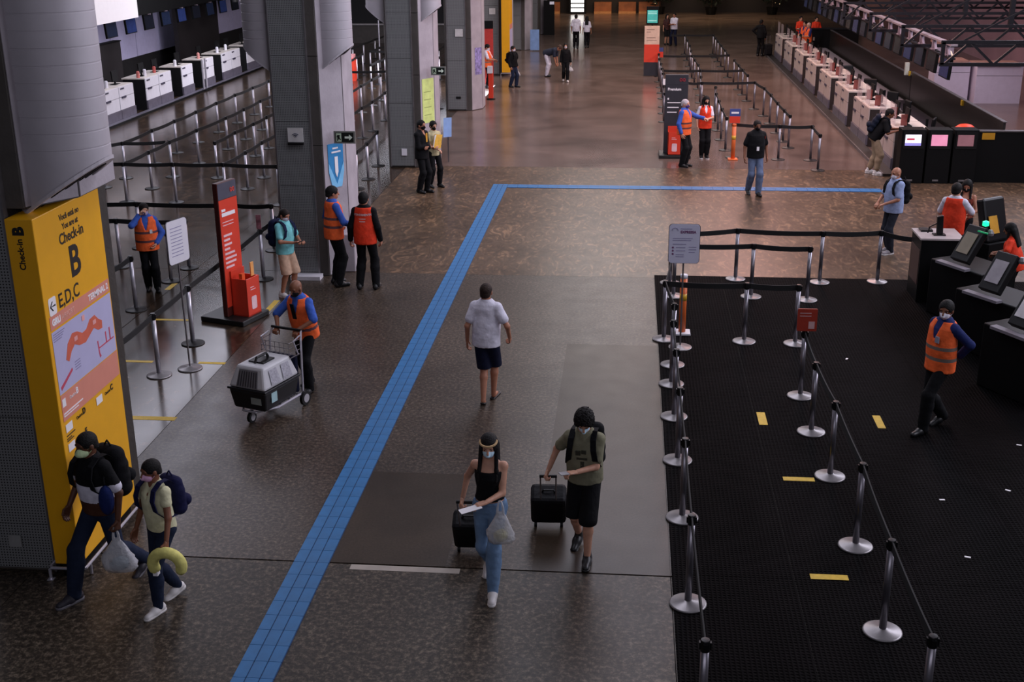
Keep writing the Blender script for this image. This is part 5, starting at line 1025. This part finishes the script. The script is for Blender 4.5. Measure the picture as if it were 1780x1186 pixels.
q = MB(); q.tube([(-.26, -.36, .17), (-.26, .2, .17), (-.1, .48, .17), (.1, .48, .17), (.26, .2, .17), (.26, -.36, .17)], .017); 
for yy in (-.3, -.1, .1, .3): q.tube([(-.25 if yy < .2 else -.2, yy, .17), (.25 if yy < .2 else .2, yy, .17)], .011, 6)
q.build('deck_frame', CHROME, e)
for sg in (-1, 1): q = MB(); q.tube([(sg*.26, -.36, .12), (sg*.26, -.37, .5), (sg*.25, -.40, .9), (sg*.23, -.44, 1.03)], .015); q.build('upright', CHROME, e); q = MB(); q.tube([(sg*.265, -.30, .75), (sg*.26, -.22, .95), (sg*.25, -.38, .98)], .011, 6); q.build('brace', CHROME, e)
q = MB(); q.tube([(-.24, -.44, 1.03), (.24, -.44, 1.03)], .02); q.build('handle_bar', BLACK, e)
q = MB()
for zz in (.72, .79, .86, .93): q.tube([(-.24, -.4, zz), (-.23, -.16, zz), (.23, -.16, zz), (.24, -.4, zz)], .005, 5)
for xx in np.linspace(-.22, .22, 7): q.tube([(xx, -.39, .72), (xx, -.16, .72), (xx, -.16, .93)], .004, 5)
q.build('wire_basket', DKSTEEL, e)
for x, y, r in ((-.29, -.36, .10), (.29, -.36, .10), (0, .44, .075)):
    q = MB(); q.tube([(x-.022, y, r), (x+.022, y, r)], r, 20); wo = q.build('wheel', BLACK, e); q = MB(); q.tube([(x-.026, y, r), (x+.026, y, r)], r*.6, 16); q.build('hub', mat('hub_grey', '#a9a6ab', .4), wo)
q = MB(); q.bar((0, .44, .1), (0, .44, .17), .05); q.build('caster_fork', DKSTEEL, e)
e = thing('pet_carrier', 'grey and black pet carrier with a barred door on the luggage cart', 'pet carrier', tuple(cc+Vector((0, 0, .187))), cartrz)
def frus(m, x0, y0a, y0b, z0, x1, y1a, y1b, z1): return m.add([(-x0, y0a, z0), (x0, y0a, z0), (x0, y0b, z0), (-x0, y0b, z0), (-x1, y1a, z1), (x1, y1a, z1), (x1, y1b, z1), (-x1, y1b, z1)], [(3, 2, 1, 0), (4, 5, 6, 7), (0, 1, 5, 4), (1, 2, 6, 5), (2, 3, 7, 6), (3, 0, 4, 7)])
frus(MB(), .25, -.22, .46, 0, .29, -.26, .50, .27).build('lower_shell', mat('carrier_black', '#131316', .4), e, bevel=.025); MB().box((-.305, -.275, .27), (.305, .515, .30)).build('rim', mat('carrier_black', '#131316'), e, bevel=.008)
frus(MB(), .29, -.26, .50, .30, .21, -.18, .40, .58).build('upper_shell', mat('carrier_grey', '#b9b8bb', .45, var=.04), e, bevel=.03)
MB().box((-.12, .02, .58), (.12, .26, .60)).build('lid_panel', BLACK, e); q = MB(); q.tube([(0, .0, .59), (0, .04, .65), (0, .24, .65), (0, .28, .59)], .018); q.build('carry_handle', BLACK, e)
for k in range(8): q = MB(); x = -.14+.04*k; q.bar((x, .492, .33), (x*.92, .432, .52), .014); q.build('door_bar', mat('bar_dark', '#4c4a4e', .4, .5), e)
q = MB(); q.add([(-.17, .497, .31), (.17, .497, .31), (.145, .427, .54), (-.145, .427, .54)], [(0, 1, 2, 3)]); q.build('door_shade', mat('door_grey', '#6e6c70', .5), e)
for sg in (-1, 1):
    for y0 in (-.12, .14): q = MB(); q.add([(sg*.289, y0, .34), (sg*.289, y0+.2, .34), (sg*.236, y0+.18, .53), (sg*.236, y0+.02, .53)], [(0, 1, 2, 3) if sg > 0 else (3, 2, 1, 0)]); q.build('vent_panel', mat('vent_pale', '#9d9ba3', .5, var=.3, scale=40), e)
q = MB(); q.plate((-.12, .485, .1), -XA, ZA, rect(-.07, 0, .09, .09), .006); q.build('paper_label', mat('label_grey', '#8c9490', .5), e); q = MB(); q.box((-.285, .24, .1), (-.28, .36, .24)); q.build('side_label', mat('label_aqua', '#a9c9cc', .5), e)
e = thing('dark_suitcase', 'dark navy suitcase standing behind the pet carrier on the cart', 'suitcase', tuple(cc+Vector((0, 0, .187))), cartrz); MB().box((-.22, -.355, 0), (.22, -.285, .52)).build('shell', NAVY, e, bevel=.02); MB().box((-.06, -.284, .44), (.02, -.28, .46)).build('badge', WINK, e)
# 7..9 by the second pillar
p = person('man in a cyan t-shirt with a navy backpack looking at his phone', (-5.86, 19.75), 1.61, 62, 'm', NEAR, SK['tan'], lean=3, feet=((-.1, .04, 0), (.1, -.06, 0)), hands=((-.08, .32, 1.10), (.10, .33, 1.12)), poles=((-.8, -.6, -.6), (.8, -.6, -.6)), head=(0, 22), shirt=(fabric('cyan', '#79c3c6'), .7, .018, {'hem': -.1}), pants=(fabric('beige', '#c7a58c'), .5, .022), shoes=(SHW, SHW), hair=('crop', '#1d1512'), mask=(MWH,), curl=(.6, .7), handdir=((.3, .9, .3), (-.3, .9, .3)))
backpack(p, 'navy backpack on the man in the cyan t-shirt', fabric('pack_navy2', '#131a38'), .32, .5, .2); phone(p, 1, 'dark phone held by the man in the cyan t-shirt', (0, 0, .02))
e = thing('white_sneaker_box', 'x', 'x'); bpy.data.objects.remove(e)
p = person('man in an orange vest and blue shirt standing at the second pillar', (-5.17, 20.5), 1.85, 128, 'm', MID, SK['tan'], feet=((-.10, .02, 0), (.13, -.02, 0)), hands=((-.23, .18, .98), (.2, .25, 1.05)), poles=((-1, -1, -.3), (1, -.8, -.3)), head=(-10, 4), shirt=(BSH, 1.9, .014, {'neck': 'collar'}), pants=(BLK, 1.0, .014), shoes=(SHB, None), vest=(ORANGE, [.07, .21], BAND), hair=('short', '#12100f'), curl=(.6, .6))
phone(p, 1, 'white papers held by the man at the second pillar', (0, 0, .02), WINK, (.10, .14, .003), 'paper', 'paper')
p = person('man in a red vest printed ATENDIMENTO seen from behind', (-4.56, 20.27), 1.80, 176, 'm', MID, SK['tan'], feet=((-.14, .0, 0), (.14, .04, 0)), hands=((-.27, .02, .87), (.25, .05, .88)), shirt=(BLK, 1.95, .016, {'hem': -.14, 'neck': 'collar'}), pants=(BLK, 1.0, .014), shoes=(SHB, None), vest=(REDV, [], BAND), hair=('short', '#0f0d0d'))
vest_text(p, [('ATENDIMENTO', .050, .375, .002), ('-------', .05, .31, .004), ('------', .05, .265, .004)], WINK)
# 10 .. 12
p = person('man in an orange vest raising a hand to his face behind the left belts', (-8.38, 19.9), 1.64, 22, 'm', MID, SK['fair'], feet=((-.10, .0, 0), (.06, -.12, 0)), hands=((-.16, .13, .95), (.09, .15, 1.52)), poles=((-1, -.6, 0), (.8, .2, -1)), head=(12, 10), shirt=(BSH, 1.9, .016, {'neck': 'collar'}), pants=(BLK, 1.0, .016), shoes=(SHB, None), vest=(ORANGE, [.03, .20], BAND), hair=('short', '#1b1413'), mask=(fabric('mask_lilac', '#9d93b5'),), handdir=(None, (-.4, .2, .5)), bulk=1.12)
q = MB(); q.obox(Vector(p['loc'](-.09, .182, .25)), (.025, 0, 0), (0, .004, 0), (0, 0, .035)); q.build('badge', WINK, p['e'])
p = person('man in a black suit and yellow tie by the third pillar', (-4.90, 28.35), 1.78, 62, 'm', MID, SK['tan'], feet=((-.08, .05, 0), (.08, -.05, 0)), hands=((.02, .20, 1.12), (.0, .22, 1.10)), poles=((-1, -.8, -.4), (1, -.8, -.4)), shirt=(BLK, 1.95, .02, {'hem': -.14, 'neck': 'v'}), pants=(BLK, 1.0, .014), shoes=(SHB, None), hair=('short', '#0d0c0c'), mask=(MBLK,), handdir=((.8, .2, 0), (-.8, .2, 0)))
q = MB(); q.obox(Vector(p['loc'](0, .145, .36)), (.025, 0, 0), (0, .01, 0), (0, 0, .1)); q.build('tie', fabric('tie_yellow', '#d9a03c'), p['e'])
p = person('woman in black and cream holding a yellow folder by the third pillar', (-4.72, 29.0), 1.66, 40, 'f', MID, SK['fair'], feet=((-.12, .05, 0), (.10, -.05, 0)), hands=((.0, .20, 1.10), (.03, .24, 1.02)), poles=((-1, -.8, -.4), (1, -.8, -.4)), head=(0, 10), shirt=(fabric('cream_top', '#b9b08a'), .6, .018, {'hem': -.12}), pants=(BLK, 1.0, .012), shoes=(SHB, None), hair=('up', '#0f0d0d'), mask=(MBLK,))
e = thing('yellow_folder', 'yellow folder held against the chest of the woman by the third pillar', 'folder'); e.matrix_world = p['M']; MB().obox(Vector(p['loc'](.02, .235, .27)), (.12, .03, .02), (-.01, .012, 0), (-.03, 0, .17)).build('cover', fabric('folder_yellow', '#e0b04a'), e); MB().obox(Vector(p['loc'](.03, .243, .27)), (.11, .03, .02), (-.01, .004, 0), (-.03, 0, .155)).build('sheets', WINK, e)
# far aisle
p = person('man in an orange vest and white shirt looking at his phone by the red banner', (-5.52, 47.5), 1.72, 75, 'm', FAR, SK['tan'], hands=((-.05, .3, 1.1), (.08, .32, 1.12)), poles=((-1, -.6, -.6), (1, -.6, -.6)), head=(0, 20), shirt=(WHT, .8, .016), pants=(BLK, 1.0, .014), shoes=(SHB, None), vest=(ORANGE, [.05], BANDG), hair=('short', '#12100f'), mask=(MWH,)); phone(p, 1, 'phone held by the man by the red banner')
p = person('man in a black jacket and jeans with a backpack beyond the fourth pillar', (-4.55, 47.8), 1.62, 60, 'm', FAR, SK['tan'], feet=((-.08, .1, 0), (.08, -.1, 0)), shirt=(BLK, 1.9, .03), pants=(JEAN, 1.0, .016), shoes=(SHB, None), hair=('short', '#12100f'), mask=(MWH,)); backpack(p, 'black backpack of the man in the black jacket', fabric('pack_black', '#0c0c10'))
plastic_bag('small white bag held by the man in the black jacket', p['hands'][0], .3, .2)
person('man in white trousers bending far forward in the aisle', (-3.48, 51.3), 1.75, 70, 'm', FAR, SK['tan'], lean=72, feet=((-.12, -.05, 0), (.12, .05, 0)), hands=((-.1, .45, .55), (.12, .48, .5)), shirt=(fabric('slate', '#2a2f3d'), .8, .018), pants=(WHT, 1.0, .02), shoes=(SHB, None), hair=('crop', '#4a3a32'), head=(0, 60))
p = person('woman in black with long dark hair walking up the aisle', (-2.6, 49.6), 1.56, 8, 'f', FAR, SK['fair'], feet=((-.08, .15, 0), (.08, -.15, .02)), shirt=(BLK, 1.9, .02), pants=(BLK, 1.0, .016), shoes=(SHW, None), hair=('long', '#100d0c'), mask=(MWH,)); plastic_bag('small white bag held by the woman in black in the aisle', p['hands'][0], .28, .2)
person('man in a white shirt and black trousers walking away at the far end', (-2.78, 63), 1.72, 178, 'm', FAR, SK['tan'], shirt=(WHT, .8, .02), pants=(BLK, 1.0, .016), shoes=(SHB, None), feet=((-.09, .12, 0), (.09, -.12, 0)), bulk=1.1)
person('woman in a white blouse with long black hair walking away at the far end', (-2.24, 63.3), 1.6, 178, 'f', FAR, SK['tan'], shirt=(WHT, .9, .016), pants=(BLK, 1.0, .012), shoes=(SHB, None), hair=('long', '#0c0a0a'), feet=((-.07, -.1, 0), (.07, .1, 0)))
person('woman in a dark red patterned dress beside the far cream totem', (1.85, 64.9), 1.58, 20, 'f', FAR, SK['fair'], shirt=(mat('cloth_floral', '#3a1512', .8, var=.9, scale=22), .8, .02, {'hem': -.12}), pants=(BLK, .5, .02), shoes=(SHB, None), hair=('long', '#120d0c'))
person('man in a white polo with folded arms beside the far cream totem', (2.2, 64.4), 1.68, -25, 'm', FAR, SK['tan'], feet=((-.16, .05, 0), (.16, 0, 0)), hands=((.08, .22, 1.14), (-.06, .24, 1.16)), poles=((-1, -.7, -.4), (1, -.7, -.4)), shirt=(WHT, .7, .018), pants=(NAVY, 1.0, .014), shoes=(SHB, None), hair=('short', '#15110f'), handdir=((1, 0, 0), (-1, 0, 0)))
person('dark dressed man with a hand on his hip by the far right desks', (6.1, 59.4), 1.72, 150, 'm', FAR, SK['brown'], feet=((-.1, .0, 0), (.1, .05, 0)), hands=((-.2, .0, 1.03), (.24, .05, .88)), poles=((-1, -.3, 0), (1, -1, 0)), shirt=(BLK, 1.9, .02), pants=(BLK, 1.0, .016), shoes=(SHB, None))
suitcase('black suitcase standing beside the dark dressed man at the far right', 6.45, 59.0, .2, w=.34, hgt=.5, tilt=0)
# right aisle
p = person('white haired man in an orange vest and blue shirt pointing by the dark totem', (1.45, 31.95), 1.80, 62, 'm', MID, SK['fair'], feet=((-.08, .02, 0), (.08, .0, 0)), hands=((-.10, .50, 1.26), (.24, .04, .88)), poles=((-1, -.2, -1), (1, -1, 0)), head=(0, 3), shirt=(BSH, 1.9, .016, {'neck': 'collar'}), pants=(BLK, 1.0, .018), shoes=(SHB, None), vest=(ORANGE, [.02, .15], BAND), hair=('crop', '#b8b0b4'), mask=(fabric('mask_violet', '#4a3a78'),), curl=(.8, .4), bulk=1.1)
p = person('woman in an open red vest and white blouse with long hair, holding a phone', (2.06, 33.2), 1.72, 6, 'f', MID, SK['fair'], feet=((-.07, .03, 0), (.07, .0, 0)), hands=((-.02, .26, 1.12), (.22, .05, .9)), poles=((-1, -.7, -.5), (1, -1, 0)), head=(10, 14), shirt=(WHT, .7, .012), pants=(BLK, 1.0, .014), shoes=(SHB, SHW), vest=(REDV, [], BAND), hair=('long', '#0d0b0b'), mask=(MBLK,), handdir=((.9, .3, .2), None)); phone(p, 0, 'dark phone held by the woman in the open red vest')
p = person('man in a black polo with a badge and faded jeans walking on the blue line', (2.98, 28.6), 1.80, 10, 'm', MID, SK['brown'], feet=((-.07, .14, 0), (.10, -.12, .02)), shoe_pitch=(0, 14), hands=((-.26, .02, .87), (.27, .06, .87)), poles=((-.6, -1, 0), (.6, -1, 0)), head=(4, 6), shirt=(BLK, .75, .02, {'neck': 'collar'}), pants=(fabric('faded_jeans', '#5b6883'), 1.0, .016), shoes=(SHB, None), hair=('short', '#191412'), mask=(MBLK,), bulk=1.08)
q = MB(); q.obox(Vector(p['loc'](0, .168, .14)), (.028, 0, 0), (0, .003, 0), (0, 0, .045)); q.build('badge', WINK, p['e']); q = MB(); q.obox(Vector(p['loc'](-.185, .05, .38)), (.008, .02, 0), (0, .012, 0), (0, 0, .03)); q.build('sleeve_mark', REDP, p['e'])
p = person('man in a black shirt and beige shorts leaning over an island desk', (6.2, 31.2), 1.78, 80, 'm', MID, SK['brown'], lean=30, feet=((-.12, -.08, 0), (.12, .1, 0)), hands=((-.12, .55, 1.14), (.12, .50, 1.12)), head=(0, 10), shirt=(BLK, .8, .02), pants=(fabric('beige2', '#9c8870'), .62, .024), shoes=(SHW, SHW), hair=('short', '#120f0e'), bulk=1.1)
backpack(p, 'dark blue bag on the back of the man leaning over the desk', fabric('pack_slate', '#161c2c'), .34, .5, .16)
p = person('balding man in a light blue shirt with a black backpack and a white mask', (5.11, 23.4), 1.72, -62, 'm', MID, SK['tan'], feet=((-.09, .05, 0), (.09, -.06, 0)), hands=((-.08, .28, 1.03), (.10, .30, 1.02)), poles=((-1, -1, -.2), (1, -1, -.2)), head=(0, 6), shirt=(fabric('pale_blue', '#93a2c6'), .75, .02, {'hem': -.12}), pants=(fabric('jeans_grey', '#262933'), 1.0, .016), shoes=(mat('shoe_grey', '#8a8488', .5), SHW), hair=('bald', '#120f0e'), mask=(MWH,), bulk=1.15)
backpack(p, 'black backpack on the man in the light blue shirt', fabric('pack_black', '#0c0c10'), .3, .46, .17)
p = person('man in a red vest and white sleeves behind the service desk', (5.78, 21.6), 1.80, 150, 'm', MID, SK['fair'], hands=((-.12, .3, 1.12), (.18, .36, 1.12)), poles=((-1, -.7, -.5), (1, -.7, -.5)), shirt=(WHT, .8, .016), pants=(BLK, 1.0, .014), shoes=(SHB, None), vest=(REDV, [], BAND), hair=('short', '#15110f'), mask=(MBLK,))
p = person('woman with long dark hair facing the man in the red vest', (6.2, 22.5), 1.68, -20, 'f', MID, SK['tan'], hands=((-.1, .28, 1.08), (.1, .28, 1.08)), poles=((-1, -.7, -.5), (1, -.7, -.5)), head=(0, 18), shirt=(fabric('rust_top', '#6d2e22'), .0, .014, {'neck': 'tank', 'top': .40}), pants=(BLK, 1.0, .014), shoes=(SHB, None), hair=('long', '#0d0b0b'), mask=(MBLK,))
p = person('staff member in an orange vest with dark hair among the kiosks', (6.32, 19.65), 1.55, -120, 'f', MID, SK['brown'], lean=16, hands=((-.2, .32, 1.12), (.1, .36, 1.1)), poles=((-1, -.7, -.5), (1, -.7, -.5)), head=(0, 15), shirt=(REDV, .6, .016), pants=(BLK, 1.0, .014), shoes=(SHB, None), vest=(REDV, [], BAND), hair=('long', '#0b0a0a'))
p = person('man in orange vest and navy shirt walking on the mat, hands behind his back', (3.96, 14.66), 1.79, -58, 'm', NEAR, SK['brown'], feet=((-.07, .24, 0), (.06, -.22, .04)), shoe_pitch=(0, 20), hands=((-.10, -.20, .96), (.08, -.20, .98)), poles=((-1, -.6, 0), (1, -.6, 0)), head=(26, 6), shirt=(NVS, 1.9, .016, {'neck': 'collar'}), pants=(BLK, 1.0, .014), shoes=(SHB, None), vest=(ORANGE, [.02, .16], BANDG), hair=('short', '#12100f'), mask=(MWH,), curl=(.9, .9))
q = MB(); q.obox(Vector(p['loc'](-.07, .165, .3)), (.03, 0, 0), (0, .006, 0), (0, 0, .04)); q.build('badge', mat('badge_grey', '#8d8fa0'), p['e'])
# staff behind the far right desks
for (x, y, f_, c, lab) in ((8.0, 58.5, -40, ORANGE, 'staff member in orange vest behind the far right desks, leftmost of them'), (8.05, 57.6, -60, ORANGE, 'staff member in orange vest with pale hair behind the far right desks'), (8.2, 61.5, 10, REDV, 'staff member in red behind the black far panel, left one'), (8.9, 61.2, 10, REDV, 'staff member in red behind the black far panel, right one')):
    person(lab, (x, y), 1.72, f_, 'm', FAR, SK['fair'], hands=((-.1, .32, 1.12), (.1, .32, 1.12)), shirt=(NVS if c is ORANGE else REDV, .9, .016), pants=(BLK, 1.0, .014), shoes=(SHB, None), vest=(c, [], BAND), hair=('short', '#15110f') if 'pale' not in lab else ('crop', '#c9b0a4'))
e = thing('black_screen', 'black panel block at the far end of the right conveyor', 'screen'); MB().box((7.9, 59.2, 0), (10.6, 59.5, 1.25)).build('board', DARK, e); MB().box((7.9, 59.15, 1.25), (10.6, 59.55, 1.3)).build('cap', BLACK, e)
for k, x in enumerate((8.5, 9.6)): MB().box((x, 59.15, .75), (x+.08, 59.2, .9)).build('socket', mat('sock_pale', '#a9a098'), e)
